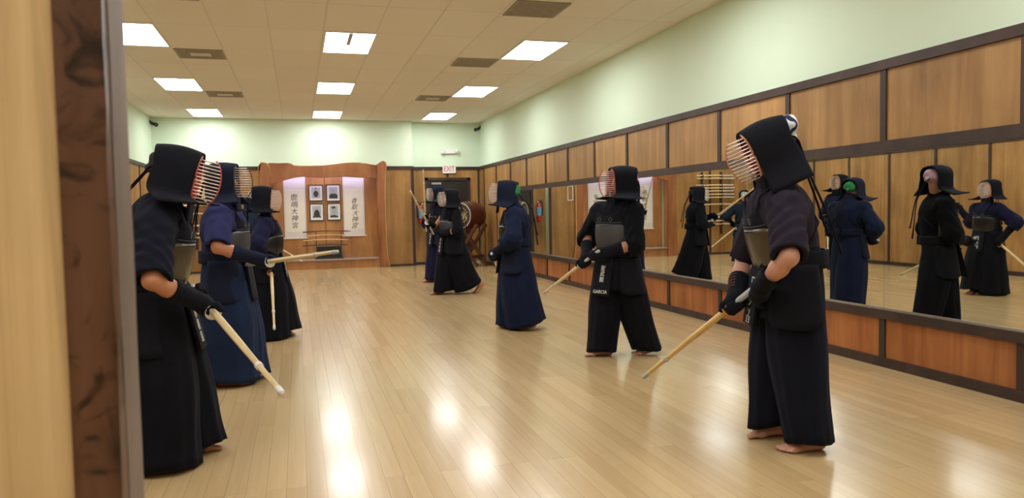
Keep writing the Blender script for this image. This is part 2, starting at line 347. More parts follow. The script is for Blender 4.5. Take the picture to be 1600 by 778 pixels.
# ------------------------------------------------------------------ room shell
XL, XR, YF, YB, YR, ZC, ZT = -3.07, 4.475, -3.0, 18.43, 18.74, 3.51, 2.40
XB = 2.72                                   # where the back wall steps back to the exit recess
def sbox(name, lo, hi, mat, parent=None, bevel=0):
    c = [(a + b) / 2 for a, b in zip(lo, hi)]
    o = MB().box([a - q for a, q in zip(lo, c)], [b - q for b, q in zip(hi, c)]).build(name, mat, parent, bevel=bevel)
    o.location = c
    if parent is None: structure(o)
    return o
structure(MB().box((XL - .2, YF - .2, -.12), (XR + .2, YR + .3, 0)).build('floor', M['floor']))
structure(MB().box((XL - .2, YF - .2, ZC), (XR + .2, YR + .3, ZC + .1)).build('ceiling', M['ceiling']))
def wall(name, lo, hi): return structure(MB().box(lo, hi).build(name, M['mint']))
wr = wall('wall_right', (XR, YF - .2, 0), (XR + .15, YR + .3, ZC))
wl = wall('wall_left', (XL - .15, YF - .2, 0), (XL, YR + .3, ZC))
wn = wall('wall_near', (XL, YF - .15, 0), (XR, YF, ZC))
m = MB()                                     # back wall: bump-out with the alcove opening, and the recess behind
m.box((XL, YB, 0), (-.70, YR, ZC)); m.box((-.70, YB, 2.25), (1.95, YR, ZC)); m.box((1.95, YB, 0), (XB, YR, ZC))
m.box((-.70, YB, 0), (1.95, YR, .20)); m.box((XL, YR, 0), (XR, YR + .15, ZC))
wb = structure(m.build('wall_back', M['mint']))

# right wall: battens every 4 ft, panels between, mirror band
BY = [17.056 + 1.208 - 1.208 * k for k in range(18)]
ZM0, ZM1, YM1 = .46, 1.706, BY[2]
sbox('baseboard_right', (4.440, YF, 0), (XR, YR, .075), M['trim'])
sbox('trim_1', (4.435, YF, ZT - .055), (XR, YR, ZT + .02), M['trim'])
sbox('trim_2', (4.440, YF, ZM1), (XR, YM1 + .03, ZM1 + .085), M['trim'])
sbox('trim_3', (4.436, YF, ZM0 - .075), (XR, YM1 + .03, ZM0 - .004), M['trim'])
ys = [YR] + BY + [YF]
for i in range(len(ys) - 1):
    a, b = ys[i + 1], ys[i]
    if b - a < .02: continue
    if a >= YM1 - .01:
        sbox('panel', (4.460, a, .07), (XR, b, ZT - .05), M['panel'], wr)
    else:
        sbox('panel', (4.460, a, ZM1 + .08), (XR, b, ZT - .05), M['panel'], wr)
        sbox('panel', (4.460, a, .07), (XR, b, ZM0 - .07), M['panel_low'], wr)
for k, y in enumerate(BY):
    w = .028 if k != 12 else .028
    if y >= YM1 - .01: sbox('batten', (4.446, y - .028, .075), (4.4605, y + .028, ZT - .055), M['trim'], wr)
    else:
        w = .075 if k == 12 else .03
        sbox('batten', (4.446, y - w + (.0 if k != 12 else -.03), ZM1 + .085), (4.4605, y + .03, ZT - .055), M['trim'], wr)
        sbox('batten', (4.446, y - .03, .075), (4.4605, y + .03, ZM0 - .075), M['trim'], wr)
my = [YM1 - .03, 14.685, 12.255, 9.83, 7.40, 4.97, 2.54, .11]
mlab = ['short mirror pane at the far left end of the mirror row, beside the full-height panels',
        'mirror pane reflecting the red extinguisher and the right end of the alcove',
        'mirror pane reflecting the hanging scrolls, behind the standing man with the lettered name tag',
        'mirror pane reflecting the raised bamboo sword, ending just left of the bending man',
        'mirror pane directly behind the bending man, reflecting the person with the green head towel',
        'rightmost mirror pane in view, reflecting a swordsman with his arm held out',
        'mirror pane at the right edge of the view, beyond the pane with the outstretched arm']
for i in range(7):
    o = thing('wall_mirror', mlab[i], 'mirror', (4.461, (my[i] + my[i + 1]) / 2, ZM0), 0, 'wall mirrors on the right wall')
    h2 = (my[i] - my[i + 1]) / 2 - .0015
    MB().box((0, -h2, 0), (.0135, h2, ZM1 - ZM0)).build('mirror_glass', M['mirror'], o)
    MB().box((-.006, -h2, -.004), (-.0005, h2, .012)).build('metal_channel', M['steel'], o)

# left wall wainscot
LYS = [YB] + [10.80 + 1.204 * k for k in range(6, -12, -1)] + [YF]
sbox('baseboard_left', (XL, YF, 0), (XL + .035, YB, .075), M['trim'])
sbox('trim_4', (XL, YF, ZT - .055), (XL + .04, YB, ZT + .02), M['trim'])
for i in range(len(LYS) - 1):
    sbox('panel', (XL, LYS[i + 1], .07), (XL + .015, LYS[i], ZT - .05), M['panel'], wl)
    if 0 < i: sbox('batten', (XL + .0145, LYS[i] - .028, .075), (XL + .029, LYS[i] + .028, ZT - .055), M['trim'], wl)
# near wall wainscot (behind the camera)
sbox('trim_5', (XL + .04, YF, ZT - .055), (XR - .04, YF + .04, ZT + .02), M['trim'])
for i in range(6): sbox('panel', (XL + .04 + 1.24 * i, YF, .0), (XL + 1.27 + 1.24 * i, YF + .015, ZT - .05), M['panel'], wn)

# back wall wainscot, left of the alcove and between alcove and recess
sbox('trim_6', (XL + .04, YB - .04, ZT - .055), (-.84, YB, ZT + .02), M['trim'])
sbox('trim_7', (2.06, YB - .04, ZT - .055), (XB + .02, YB, ZT + .02), M['trim'])
sbox('trim_8', (XB + .02, YR - .04, ZT - .055), (XR - .04, YR, ZT + .02), M['trim'])
sbox('baseboard_back', (2.10, YB - .02, 0), (XB, YB, .05), M['trim'])
sbox('baseboard_left_back', (XL + .04, YB - .02, 0), (-.9, YB, .05), M['trim'])
for a, b in ((XL + .04, -1.88), (-1.88, -.80), (2.0, XB)): sbox('panel', (a, YB - .014, .05), (b, YB, ZT - .05), M['panel'], wb)
sbox('batten', (-1.908, YB - .028, .05), (-1.852, YB - .0135, ZT - .055), M['trim'], wb)
sbox('batten', (XB - .045, YB - .03, .0), (XB + .02, YB - .0005, ZT - .055), M['trim'], wb)
sbox('panel', (XB, YR - .014, .05), (3.06, YR, ZT - .05), M['panel'], wb)
sbox('panel', (4.20, YR - .014, .05), (XR - .04, YR, ZT - .05), M['panel'], wb)
sbox('panel', (3.06, YR - .014, 2.15), (3.63, YR, ZT - .05), M['panel'], wb); sbox('panel', (3.63, YR - .014, 2.15), (4.20, YR, ZT - .05), M['panel'], wb)
sbox('batten', (3.60, YR - .028, 2.16), (3.66, YR - .0135, ZT - .055), M['trim'], wb)
sbox('batten', (4.40, YR - .03, .05), (4.44, YR - .0005, ZT - .055), M['trim'], wb)
sbox('baseboard_back_recess', (XB + .02, YR - .03, 0), (3.04, YR - .0005, .06), M['trim'])
# exit door in the recess
d = structure(MB().box((3.13, YR - .02, .01), (4.13, YR - .0005, 2.08)).build('door_1', M['darkdoor']))
m = MB(); m.box((3.06, YR - .045, 0), (3.13, YR - .001, 2.15)); m.box((4.13, YR - .045, 0), (4.20, YR - .001, 2.15)); m.box((3.06, YR - .045, 2.08), (4.20, YR - .001, 2.15))
m.build('door_frame', M['trim'], d)
MB().box((3.22, YR - .06, 1.98), (3.46, YR - .02, 2.03)).build('door_closer', M['steel'], d)
MB().box((3.2, YR - .055, 1.0), (4.0, YR - .02, 1.06)).build('push_bar', M['black'], d)

# near partition end: blond panel and its dark edge board
def ripple(name, x0, x1, y0, y1, mat, seed, amp):
    r = random.Random(seed); P = []
    n = 60; zs = [ZC * i / n for i in range(n + 1)]
    m = MB(); rows = []
    for z in zs:
        j = [r.uniform(-amp, amp) for _ in range(4)]
        rows.append([(x0, y0, z), (x1 + j[0], y0 + j[1], z), (x1 + j[2], y1, z), (x0, y1, z)])
    m.grid(rows, closed=True); m.add(rows[0], [(3, 2, 1, 0)]); m.add(rows[-1], [(0, 1, 2, 3)])
    return structure(m.build(name, mat))
sbox('wall_partition', (-1.05, .795, 0), (-.2115, .875, ZC), M['pine'])
ripple('trim_9', -.2110, -.1700, .790, .812, M['post'], 3, .0012)
ripple('trim_10', -.2110, -.1690, .8125, .884, M['post_side_lit'], 5, .0006)

# ------------------------------------------------------------------ ceiling lights, vents, alarms
LX = [-1.83, .70, 3.21]; LY = [17.42 - 3.645 * k for k in range(6)]
cols = ['left', 'middle', 'right']; rows_ = ['farthest row, by the back wall', 'second row from the back wall', 'third row from the back wall, nearest in view', 'fourth row from back wall', 'row above the camera', 'row behind the camera']
for j, y in enumerate(LY):
    for i, x in enumerate(LX):
        o = thing('ceiling_light', f'bright rectangular ceiling light panel, {cols[i]} column, {rows_[j]}', 'ceiling light', (x, y, ZC), 0, 'ceiling light panels')
        m = MB()
        for a, b in (((-.313, -.606), (-.295, .606)), ((.295, -.606), (.313, .606)), ((-.295, -.606), (.295, -.588)), ((-.295, .588), (.295, .606))):
            m.box((a[0], a[1], -.014), (b[0], b[1], -.0005))
        m.build('frame', M['white'], o)
        MB().box((-.295, -.588, -.010), (.295, .588, -.001)).build('diffuser', M['lamp'], o)
        if (i, j) == (1, 2):
            MB().box((-.024, -.585, -.022), (.024, .06, -.0102)).build('lamp_socket_strip', M['strip_grey'], o)
vents = [(-1.20, 11.17, 1, 'square grey ceiling vent beside the nearest light of the left column'), (-1.20, 14.77, 1, 'square grey ceiling vent between the two farther lights of the left column'),
         (2.595, 8.06, 0, 'large dark ceiling vent at the top of the view, nearest of the right-hand vents'), (2.595, 11.10, 0, 'dark ceiling vent just left of the nearest right-column light'),
         (2.595, 14.70, 1, 'grey ceiling vent left of the second right-column light'), (-1.20, 8.12, 0, 'ceiling vent cut by the top edge of the view above the left column of lights')]
for x, y, core, lab in vents:
    o = thing('ceiling_vent', lab, 'vent', (x, y, ZC), 0, 'ceiling vents')
    MB().box((-.30, -.30, -.006), (.30, .30, -.0005)).build('backing', M['vent'], o)
    m = MB()
    for a, b in (((-.302, -.302), (-.27, .302)), ((.27, -.302), (.302, .302)), ((-.27, -.302), (.27, -.27)), ((-.27, .27), (.27, .302))): m.box((*a, -.014), (*b, -.0055))
    m.build('frame', M['vent'], o)
    m = MB()
    for k in range(13): yy = -.25 + k * .0417; m.beam((-.27, yy, -.0095), (.27, yy, -.0095), .018, .004, up=(0, .5, .87))
    m.build('louvre_slats', M['vent'], o)
    if core: MB().box((-.13, -.10, -.0165), (.13, .10, -.0125)).build('centre_plate', M['vent_core'], o)

def text(body, size, mat, parent, M4, name='lettering', align='CENTER', ext=.001, spacing=1.0):
    c = bpy.data.curves.new(name, 'FONT'); c.body = body; c.size = size; c.align_x = align; c.align_y = 'CENTER'; c.extrude = ext; c.space_line = spacing; c.resolution_u = 4
    t = bpy.data.objects.new(name, c); COL.objects.link(t)
    me = bpy.data.meshes.new_from_object(t.evaluated_get(bpy.context.evaluated_depsgraph_get()))
    bpy.data.objects.remove(t); me.transform(M4); me.materials.clear(); me.name = name
    return link(name, me, parent, mat)
def frame(o, x, n):     # matrix: text x axis -> x, text normal -> n
    x, n = nrm(x), nrm(n); y = np.cross(n, x)
    return Matrix([[x[i], y[i], n[i], o[i]] for i in range(3)] + [[0, 0, 0, 1]])
TOCAM = ((1, 0, 0), (0, -1, 0))

o = thing('exit_sign', 'white exit sign with red letters above the dark door', 'sign', (3.67, YR, 2.255))
MB().box((-.165, -.062, 0), (.165, -.042, .205)).build('face_plate', M['white'], o, bevel=.004); MB().box((-.15, -.043, .01), (.15, -.0005, .195)).build('housing', M['white'], o)
t = text('EXIT', .175, M['redletter'], o, frame((0, -.063, .103), *TOCAM) @ Matrix.Diagonal((.78, 1.12, 1, 1)), ext=.0015)
o = thing('emergency_light', 'white twin-head emergency light high on the wall above the exit sign', 'emergency light', (3.70, YR, 2.80))
MB().box((-.13, -.06, -.055), (.13, -.0005, .05)).build('housing', M['white'], o, bevel=.008)
for s in (-1, 1):
    hd = MB().lathe([(.03, 0), (.045, .012), (.05, .05), (.046, .075), (.02, .078)], (s * .165, -.05, .005), (s * .35, -.8, -.25)).build('lamp_head', M['white'], o, smooth=True)
    MB().tube([(s * .12, -.035, -.01), (s * .17, -.04, 0)], .014).build('neck', M['white'], hd)
for x, sgn, lab in ((XR - .001, -1, 'small black security camera in the far right ceiling corner'), (XL + .001, 1, 'small black security camera in the far left ceiling corner')):
    yy = YR - .12 if sgn < 0 else YB - .13
    o = thing('security_camera', lab, 'camera', (x, yy, 3.36)); q = 1 if sgn > 0 else -1
    MB().lathe([(.035, 0), (.035, .012), (.018, .016)], (0, 0, .05), (q, 0, 0)).build('mount', M['black'], o, smooth=True)
    MB().tube([(q * .012, 0, .05), (q * .06, -.01, .03), (q * .08, -.03, .0)], .010).build('arm', M['black'], o, smooth=True)
    a = nrm((q * .75, -.6, -.28)); c0 = V3(q * .08, -.03, -.01)
    MB().lathe([(.030, -.07), (.036, -.06), (.036, .05), (.042, .052), (.042, .10), (.03, .10)], c0, a).build('barrel', M['black'], o, smooth=True)

o = thing('fire_extinguisher', 'red fire extinguisher with blue label hanging left of the dark door', 'fire extinguisher', (2.93, YR - .012, 1.02))
MB().lathe([(.045, 0), (.062, .012), (.064, .05), (.064, .36), (.055, .41), (.03, .44), (.022, .46), (.022, .49)], (0, -.075, 0)).build('cylinder', M['red'], o, smooth=True)
MB().lathe([(.0652, .13), (.0652, .36)], (0, -.075, 0), caps=False).build('label', M['blue'], o, smooth=True)
m = MB(); m.beam((0, -.075, .50), (-.11, -.095, .54), .02, .012); m.beam((0, -.075, .485), (-.12, -.095, .485), .018, .01); m.box((-.025, -.1, .47), (.025, -.05, .515)); m.build('lever_valve', M['black'], o)
MB().tube([(-.02, -.08, .49), (-.075, -.085, .50), (-.105, -.085, .42), (-.095, -.08, .25), (-.085, -.078, .14)], [.011, .011, .011, .011, .016]).build('hose', M['black'], o, smooth=True)
MB().box((-.02, -.014, .15), (.02, -.0, .42)).build('bracket', M['steel'], o)
MB().lathe([(.016, 0), (.016, .012)], (.028, -.1, .485), (0, -1, 0)).build('gauge', M['white'], o)

# ------------------------------------------------------------------ alcove (tokonoma)
o = thing('alcove_frame', 'wide wooden alcove with live-edge lintel and posts on the back wall', 'alcove', (.6, YB, 0))
def board(pts, y0, y1, name, mat, par):
    return MB().prism([(x - .6, z) for x, z in pts], y1 - y0, Matrix.Translation((0, y0, 0))).build(name, mat, par, bevel=.012)
lint = board([(-.61, 1.99), (-.5, 2.03), (-.39, 2.05), (-.28, 2.095), (-.18, 2.12), (0, 2.165), (.16, 2.18), (.36, 2.16), (.57, 2.15), (.85, 2.165), (1.1, 2.17), (1.4, 2.15), (1.62, 2.14), (1.85, 2.12), (1.86, 2.44), (1.72, 2.46), (1.6, 2.485), (1.49, 2.49), (1.3, 2.495), (1.11, 2.49), (.9, 2.46), (.65, 2.43), (.32, 2.42), (.1, 2.42), (-.05, 2.43), (-.13, 2.485), (-.2, 2.50), (-.4, 2.49), (-.58, 2.50), (-.68, 2.47), (-.70, 2.0)], -.085, -.002, 'lintel', M['walnut'], o)
board([(-.13, 2.478), (-.05, 2.425), (.1, 2.416), (.32, 2.416), (.65, 2.426), (.9, 2.456), (1.11, 2.486), (1.3, 2.491), (1.49, 2.486), (1.49, 2.502), (1.3, 2.508), (1.11, 2.503), (.9, 2.473), (.65, 2.442), (.32, 2.432), (.1, 2.432), (-.05, 2.442), (-.12, 2.494)], -.092, -.075, 'lintel_edge', M['edge'], lint)
pr = board([(1.85, 2.46), (1.87, 2.47), (1.94, 2.52), (2.0, 2.545), (2.05, 2.52), (2.07, 2.44), (2.045, 2.27), (2.03, 2.09), (2.02, 1.7), (2.02, 1.29), (2.025, .9), (2.03, .51), (2.055, .2), (2.10, .0), (1.86, 0), (1.86, .19), (1.845, .8), (1.84, 1.34), (1.845, 1.8), (1.85, 2.12)], -.11, -.001, 'post', M['walnut'], o)
board([(2.045, 2.52), (2.066, 2.44), (2.041, 2.27), (2.026, 2.09), (2.016, 1.7), (2.016, 1.29), (2.021, .9), (2.026, .51), (2.05, .2), (2.09, .02), (2.112, .02), (2.07, .2), (2.045, .51), (2.04, .9), (2.036, 1.29), (2.036, 1.7), (2.046, 2.09), (2.06, 2.27), (2.085, 2.44), (2.06, 2.53)], -.112, -.06, 'bark_edge', M['edge'], pr)
pl = board([(-.59, 0), (-.58, .6), (-.595, 1.24), (-.585, 2.05), (-.60, 2.39), (-.66, 2.49), (-.76, 2.50), (-.82, 2.44), (-.835, 2.2), (-.82, 1.4), (-.83, .6), (-.86, 0)], -.11, -.001, 'post', M['walnut'], o)
board([(-.815, 2.40), (-.835, 2.2), (-.85, 2.2), (-.84, 2.43), (-.77, 2.515), (-.66, 2.505), (-.585, 2.40), (-.575, 2.2), (-.59, 2.2), (-.60, 2.38), (-.67, 2.485), (-.76, 2.495)], -.116, -.10, 'bark_edge', M['edge'], pl)
MB().box((-1.19, .27, .235), (1.26, .297, 2.25)).build('back_panel', M['alcove_panel'], o)
for s, x in ((-1, -1.30), (1, 1.26)): MB().box((x, .001, .235), (x + .06, .27, 2.25)).build('side_cheek', M['alcove_panel'], o)
MB().box((-1.185, -.05, .20), (1.245, .297, .235)).build('shelf', M['shelf'], o, bevel=.004)
MB().box((-1.185, -.012, .0), (1.245, -.001, .199)).build('riser', M['alcove_panel'], o)
for x in (-.43, .02): MB().box((x, .262, .236), (x + .03, .2695, 2.2)).build('back_batten', M['walnut'], o)
lamp = bpy.data.lights.new('alcove_tube', 'AREA'); lamp.shape = 'RECTANGLE'; lamp.size = 2.2; lamp.size_y = .05; lamp.energy = 7; lamp.color = (.66, .60, 1)
lo = bpy.data.objects.new('alcove_tube', lamp); COL.objects.link(lo); lo.location = (.62, YB + .10, 2.22); lo.rotation_euler = (math.radians(18), 0, 0)

def scroll(x0, x1, zt, zb, chars, cx, zc0, dz, csz, lab, skew):
    w = (x1 - x0) / 2; y = YB + .262
    s = thing('hanging_scroll', lab, 'scroll', ((x0 + x1) / 2, y, zb), 0, 'calligraphy scrolls in the alcove')
    MB().box((-w, -.004, 0), (w, -.0005, zt - zb)).build('mount', M['mount'], s)
    MB().box((-w * .86, -.006, .16), (w * .86, -.0042, zt - zb - .30)).build('paper', M['paper'], s)
    MB().tube([(-w - .04, -.012, 0), (w + .04, -.012, 0)], .0115).build('roller', M['paper'], s)
    for k in (-.45, .45): MB().box((w * k - .008, -.0055, zt - zb - .29), (w * k + .008, -.0042, zt - zb)).build('hanging_ribbon', M['leather'], s)
    r = random.Random(chars)
    for i, ch in enumerate(chars):
        sh = Matrix.Identity(4); sh[0][1] = skew + r.uniform(-.12, .12); sh[1][0] = r.uniform(-.12, .12)
        text(ch, csz * r.uniform(.92, 1.12), M['ink'], s, frame((cx + r.uniform(-.015, .015), -.0066, zc0 - i * dz - zb), *TOCAM) @ sh, 'calligraphy_character', ext=.0004)
scroll(-.31, .19, 2.20, .735, '鹿嶋大神宮', .0, 1.70, .166, .155, 'left hanging scroll with five evenly spaced black characters, left of the framed portraits', .15)
scroll(1.06, 1.56, 2.20, .76, '香取大神宮', .02, 1.60, .150, .150, 'right hanging scroll with five tightly brushed black characters, right of the framed portraits', .35)

def portrait(x0, z1, x1, z0, kind, lab):
    w, h = x1 - x0, z1 - z0; y = YB + .262
    p = thing('framed_photograph', lab, 'picture', ((x0 + x1) / 2, y, z0), 0, 'framed portraits in the alcove')
    m = MB(); b = .018; a = w / 2
    m.box((-a, -.022, 0), (-a + b, -.0005, h)); m.box((a - b, -.022, 0), (a, -.0005, h)); m.box((-a + b, -.022, 0), (a - b, -.0005, b)); m.box((-a + b, -.022, h - b), (a - b, -.0005, h))
    m.build('frame', M['black'], p)
    MB().box((-a + b, -.012, b), (a - b, -.001, h - b)).build('mat_board', M['matte'], p)
    iw, i0, i1 = a - .062, .068, h - .062
    ph = MB().box((-iw, -.0135, i0), (iw, -.012, i1)).build('photo_print', M['photo_bg'], p); ih = i1 - i0
    def ov(cx, cz, rx, rz, nm, mt, d, n=20): MB().prism([(cx + rx * math.cos(2 * PI * k / n), cz + rz * math.sin(2 * PI * k / n)) for k in range(n)], .0008, Matrix.Translation((0, d, 0))).build(nm, M[mt], ph)
    if kind == 0: ov(0, i0 + ih * .40, iw * .55, ih * .30, 'figure_robe', 'photo_dark', -.0144); ov(0, i0 + ih * .80, iw * .2, ih * .12, 'figure_head', 'photo_skin', -.0152); ov(0, i0 + ih * .9, iw * .2, ih * .05, 'figure_hair', 'photo_dark', -.016)
    if kind == 1: MB().prism([(-iw, i0), (iw, i0), (iw * .95, i0 + ih * .3), (iw * .35, i0 + ih * .45), (-iw * .35, i0 + ih * .45), (-iw * .95, i0 + ih * .3)], .0008, Matrix.Translation((0, -.0144, 0))).build('figure_robe', M['photo_dark'], ph); ov(0, i0 + ih * .63, iw * .34, ih * .24, 'figure_head', 'photo_skin', -.0152)
    if kind == 2: MB().prism([(-iw * .75, i0 + ih * .06), (iw * .75, i0 + ih * .06), (iw * .6, i0 + ih * .5), (iw * .25, i0 + ih * .68), (-iw * .25, i0 + ih * .68), (-iw * .6, i0 + ih * .5)], .0008, Matrix.Translation((0, -.0144, 0))).build('figure_robe', M['photo_dark'], ph); ov(0, i0 + ih * .78, iw * .17, ih * .11, 'figure_head', 'photo_skin', -.0152); ov(-iw * .8, i0 + ih * .08, iw * .15, ih * .05, 'object_beside', 'photo_dark', -.0144); ov(iw * .8, i0 + ih * .08, iw * .15, ih * .05, 'object_beside', 'photo_dark', -.0144)
    if kind == 3: ov(0, i0 + ih * .55, iw * .52, ih * .36, 'figure_head', 'photo_skin', -.0144); ov(-.01, i0 + ih * .86, iw * .5, ih * .10, 'figure_hair', 'photo_dark', -.0152); MB().prism([(-iw, i0), (iw, i0), (iw * .8, i0 + ih * .14), (0, i0 + ih * .22), (-iw * .9, i0 + ih * .16)], .0008, Matrix.Translation((0, -.0152, 0))).build('figure_collar', M['photo_dark'], ph)
portrait(.265, 2.00, .595, 1.61, 0, 'upper left framed portrait, a seated figure in a dark robe')
portrait(.67, 2.005, 1.0, 1.60, 1, 'upper right framed portrait, a bald man in dark clothes')
portrait(.275, 1.555, .60, 1.14, 2, 'lower left framed portrait, a small figure sitting in a wide dark robe')
portrait(.68, 1.555, 1.0, 1.145, 3, 'lower right framed portrait, a close-up face with a white collar')

sx = .69; sy = YB + .12
o = thing('sword_stand', 'black lacquered sword stand with two thin uprights on the alcove shelf', 'sword stand', (sx, sy, .235))
m = MB(); m.box((-.33, -.10, 0), (.33, .10, .03)); m.box((-.30, -.085, .03), (.30, .085, .105)); m.build('base', M['blackwood'], o, bevel=.006)
MB().box((-.29, -.05, .105), (.29, .05, .30)).build('box_body', M['blackwood'], o, bevel=.008)
for x in (-.29, .29):
    u = MB().box((x - .008, .012, .30), (x + .008, .028, .66)).build('upright', M['blackwood'], o)
    for z in (.305, .425, .535, .632): MB().prism([(.02, z), (.02, z - .012), (-.044, z - .012), (-.044, z + .018), (-.036, z + .018), (-.036, z)], .012, Matrix.Translation((x, 0, 0)) @ Matrix.Rotation(PI / 2, 4, 'Z') @ Matrix.Translation((0, -.006, 0))).build('peg', M['blackwood'], u)
for z, x0, x1, mt, lab in ((.878, .10, 1.215, 'standwood', 'dark wooden sword, topmost on the black stand'), (.782, .15, 1.10, 'pine', 'pale wooden sword, second from the top on the black stand'), (.672, .10, 1.15, 'pine', 'pale wooden sword, third from the top on the black stand'), (.552, .09, 1.15, 'standwood', 'dark wooden sword, lowest on the black stand')):
    o = thing('wooden_sword', lab, 'wooden sword', ((x0 + x1) / 2, sy - .018, z), 0, 'wooden swords on the stand'); L = (x1 - x0) / 2
    g = lambda t: .022 * (1 - t * t)
    MB().tube([(-L + 2 * L * k / 14 * .74 + .52 * L, 0, g(-1 + .52 + 2 * k / 14 * .74)) for k in range(15)], [.014] * 13 + [.011, .004], 10).build('blade', M[mt], o, smooth=True)
    MB().tube([(-L + .52 * L * k / 5, 0, g(-1 + .52 * k / 5)) for k in range(6)], .0155, 10).build('grip', M[mt], o, smooth=True)
for x, z, w, lab in ((.62, .12, .05, 'small pale slip lying on the front ledge of the sword stand, left one'), (.74, .12, .035, 'small pale slip on the front ledge of the sword stand, right one')):
    pass

# ------------------------------------------------------------------ practice-sword rack on the back wall, left of the alcove
o = thing('sword_rack', 'dark two-railed practice sword rack on the back wall left of the alcove', 'rack', (-1.85, YB - .014, 0))
RZ = [2.14, 2.06, 1.88, 1.80, 1.72, 1.63, 1.545, 1.36, 1.09, .91, .82]
for x in (-.36, .22):
    u = MB().box((x - .03, -.03, .55), (x + .03, -.001, 2.24)).build('rail', M['trim'], o)
    for z in RZ: MB().prism([(-.03, z - .015), (-.03, z - .03), (-.092, z - .03), (-.092, z + .012), (-.082, z + .012), (-.082, z - .015)], .02, Matrix.Translation((x, 0, 0)) @ Matrix.Rotation(PI / 2, 4, 'Z') @ Matrix.Translation((0, -.01, 0))).build('peg', M['trim'], u)
def sword(grip, d, L, label, bl='bamboo_pale', hd='leather', gd='guard_white', group='bamboo practice swords held by the fighters', guard=True, back=.29, fore=.055, fat=1.0, upv=None):
    """grip: upper hand point; d: unit vector towards the tip; L: grip to tip"""
    d = nrm(d); s = thing('bamboo_sword', label, 'practice sword', tuple(grip), 0, group); g0 = fore
    u = nrm(np.cross(np.cross(d, (0, 0, 1) if abs(d[2]) < .95 else (1, 0, 0)), d)); P = lambda t, q=0: d * t + u * q
    md = lambda a: 1 - .13 * abs(math.sin(2 * a)) ** 6
    n = 12; MB().tube([P(g0 + (L - g0) * k / n) for k in range(n + 1)], [fat * (.0155 + .0015 * math.sin(PI * min(1, k / n * 1.6)) - .0055 * (k / n)) for k in range(n + 1)], 32, mod=md).build('blade', M[bl], s, smooth='all')
    MB().tube([P(-back - .004), P(-back), P(0), P(g0)], [.010 * fat, .0145 * fat, .015 * fat, .0158 * fat], 16).build('handle', M[hd], s, smooth=True)
    if guard:
        MB().lathe([(.016, 0), (.043, .0), (.045, .004), (.043, .008), (.016, .008)], P(g0 - .004), d, 28).build('guard', M[gd], s, smooth=True)
    t = MB().tube([P(L - .055), P(L - .05), P(L - .004), P(L + .004)], [.0118 * fat, .0128 * fat, .0122 * fat, .006], 16).build('tip_cap', M[hd], s, smooth=True)
    q = g0 + (L - g0) * .70
    MB().tube([P(q - .014), P(q - .012), P(q + .012), P(q + .014)], [.012 * fat, .0152 * fat, .0150 * fat, .012 * fat], 16).build('binding', M[hd], s, smooth=True)
    MB().tube([P(g0 + .01, .017 * fat), P(q, .0155 * fat), P(L - .03, .0125 * fat)], .0018, 6).build('string', M['string'], s)
    return s
words = ['topmost', 'second from the top', 'third from the top', 'fourth from the top', 'fifth from the top', 'sixth from the top', 'seventh from the top', 'eighth from the top', 'ninth from the top', 'next to lowest', 'lowest']
for i, z in enumerate(RZ):
    sword((-2.30 + random.uniform(-.03, .03), YB - .079, z), (1, 0, 0), .86, f'pale bamboo practice sword resting level on the wall rack, {words[i]}', group='bamboo swords on the wall rack', guard=False, back=.27)

# ------------------------------------------------------------------ drum and stand
ax = nrm((-.80, -.60, 0)); side = np.cross((0, 0, 1), ax); hc = V3(3.70, 17.47, 1.20)
o = thing('taiko_drum', 'large red-brown barrel drum with crest on its hide, resting on the wooden stand', 'drum', tuple(hc))
prof = [(.295, 0), (.315, -.06), (.338, -.15), (.348, -.27), (.338, -.39), (.315, -.48), (.295, -.54)]
MB().lathe(prof, (0, 0, 0), ax, 40, caps=False).build('barrel', M['drum'], o, smooth=True)
MB().lathe([(.30, -.02), (.302, .0), (.29, .012), (.02, .014)], (0, 0, 0), ax, 40).build('drum_head', M['hide'], o, smooth=True)
MB().lathe([(.02, -.555), (.29, -.553), (.302, -.54), (.30, -.52)], (0, 0, 0), ax, 40).build('drum_head', M['hide'], o, smooth=True)
m = MB(); m.tube([side * .287 * math.cos(2 * PI * k / 48) + V3(0, 0, 1) * .287 * math.sin(2 * PI * k / 48) + ax * .013 for k in range(49)], .011, 8); m.build('rim_rope', M['hide_rim'], o, smooth=True)
m = MB()
for k in range(36):
    a = 2 * PI * k / 36; m.lathe([(.010, 0), (.007, .007), (.002, .009)], side * .309 * math.cos(a) + V3(0, 0, 1) * .309 * math.sin(a) - ax * .03, side * math.cos(a) + V3(0, 0, 1) * math.sin(a), 8)
m.build('studs', M['black'], o)
cm = frame(ax * .0155, side, ax); m = MB(); r = random.Random(2)
def leaf(cx, cy, L, W, a):
    pts = [(0, 0), (L * .3, W), (L * .7, W * .8), (L, 0), (L * .7, -W * .8), (L * .3, -W)]
    vs = [tuple(cm @ Vector((cx + x * math.cos(a) - y * math.sin(a), cy + x * math.sin(a) + y * math.cos(a), z))) for z in (-.0005, .001) for x, y in pts]
    m.add(vs, [tuple(range(6))[::-1], tuple(range(6, 12))] + [(k, (k + 1) % 6, (k + 1) % 6 + 6, k + 6) for k in range(6)])
for k in range(9): leaf(.0, -.10, .20 + .04 * math.sin(k), .022, math.radians(30 + 15 * k))
for k in range(14): a = math.radians(200 + 10 * k); leaf(.17 * math.cos(a), .02 + .17 * math.sin(a), .05, .014, a + 1.2)
for k in range(8): a = math.radians(20 + 20 * k); leaf(.19 * math.cos(a), .19 * math.sin(a), .04, .012, a + 1.7)
m.build('gold_crest', M['gold'], o)
st = thing('drum_stand', 'crossed-beam wooden stand carrying the barrel drum in the far corner', 'drum stand', (hc[0] - ax[0] * .27, hc[1] - ax[1] * .27, 0))
S_ = lambda a, b, z: ax * a + side * b + V3(0, 0, z)
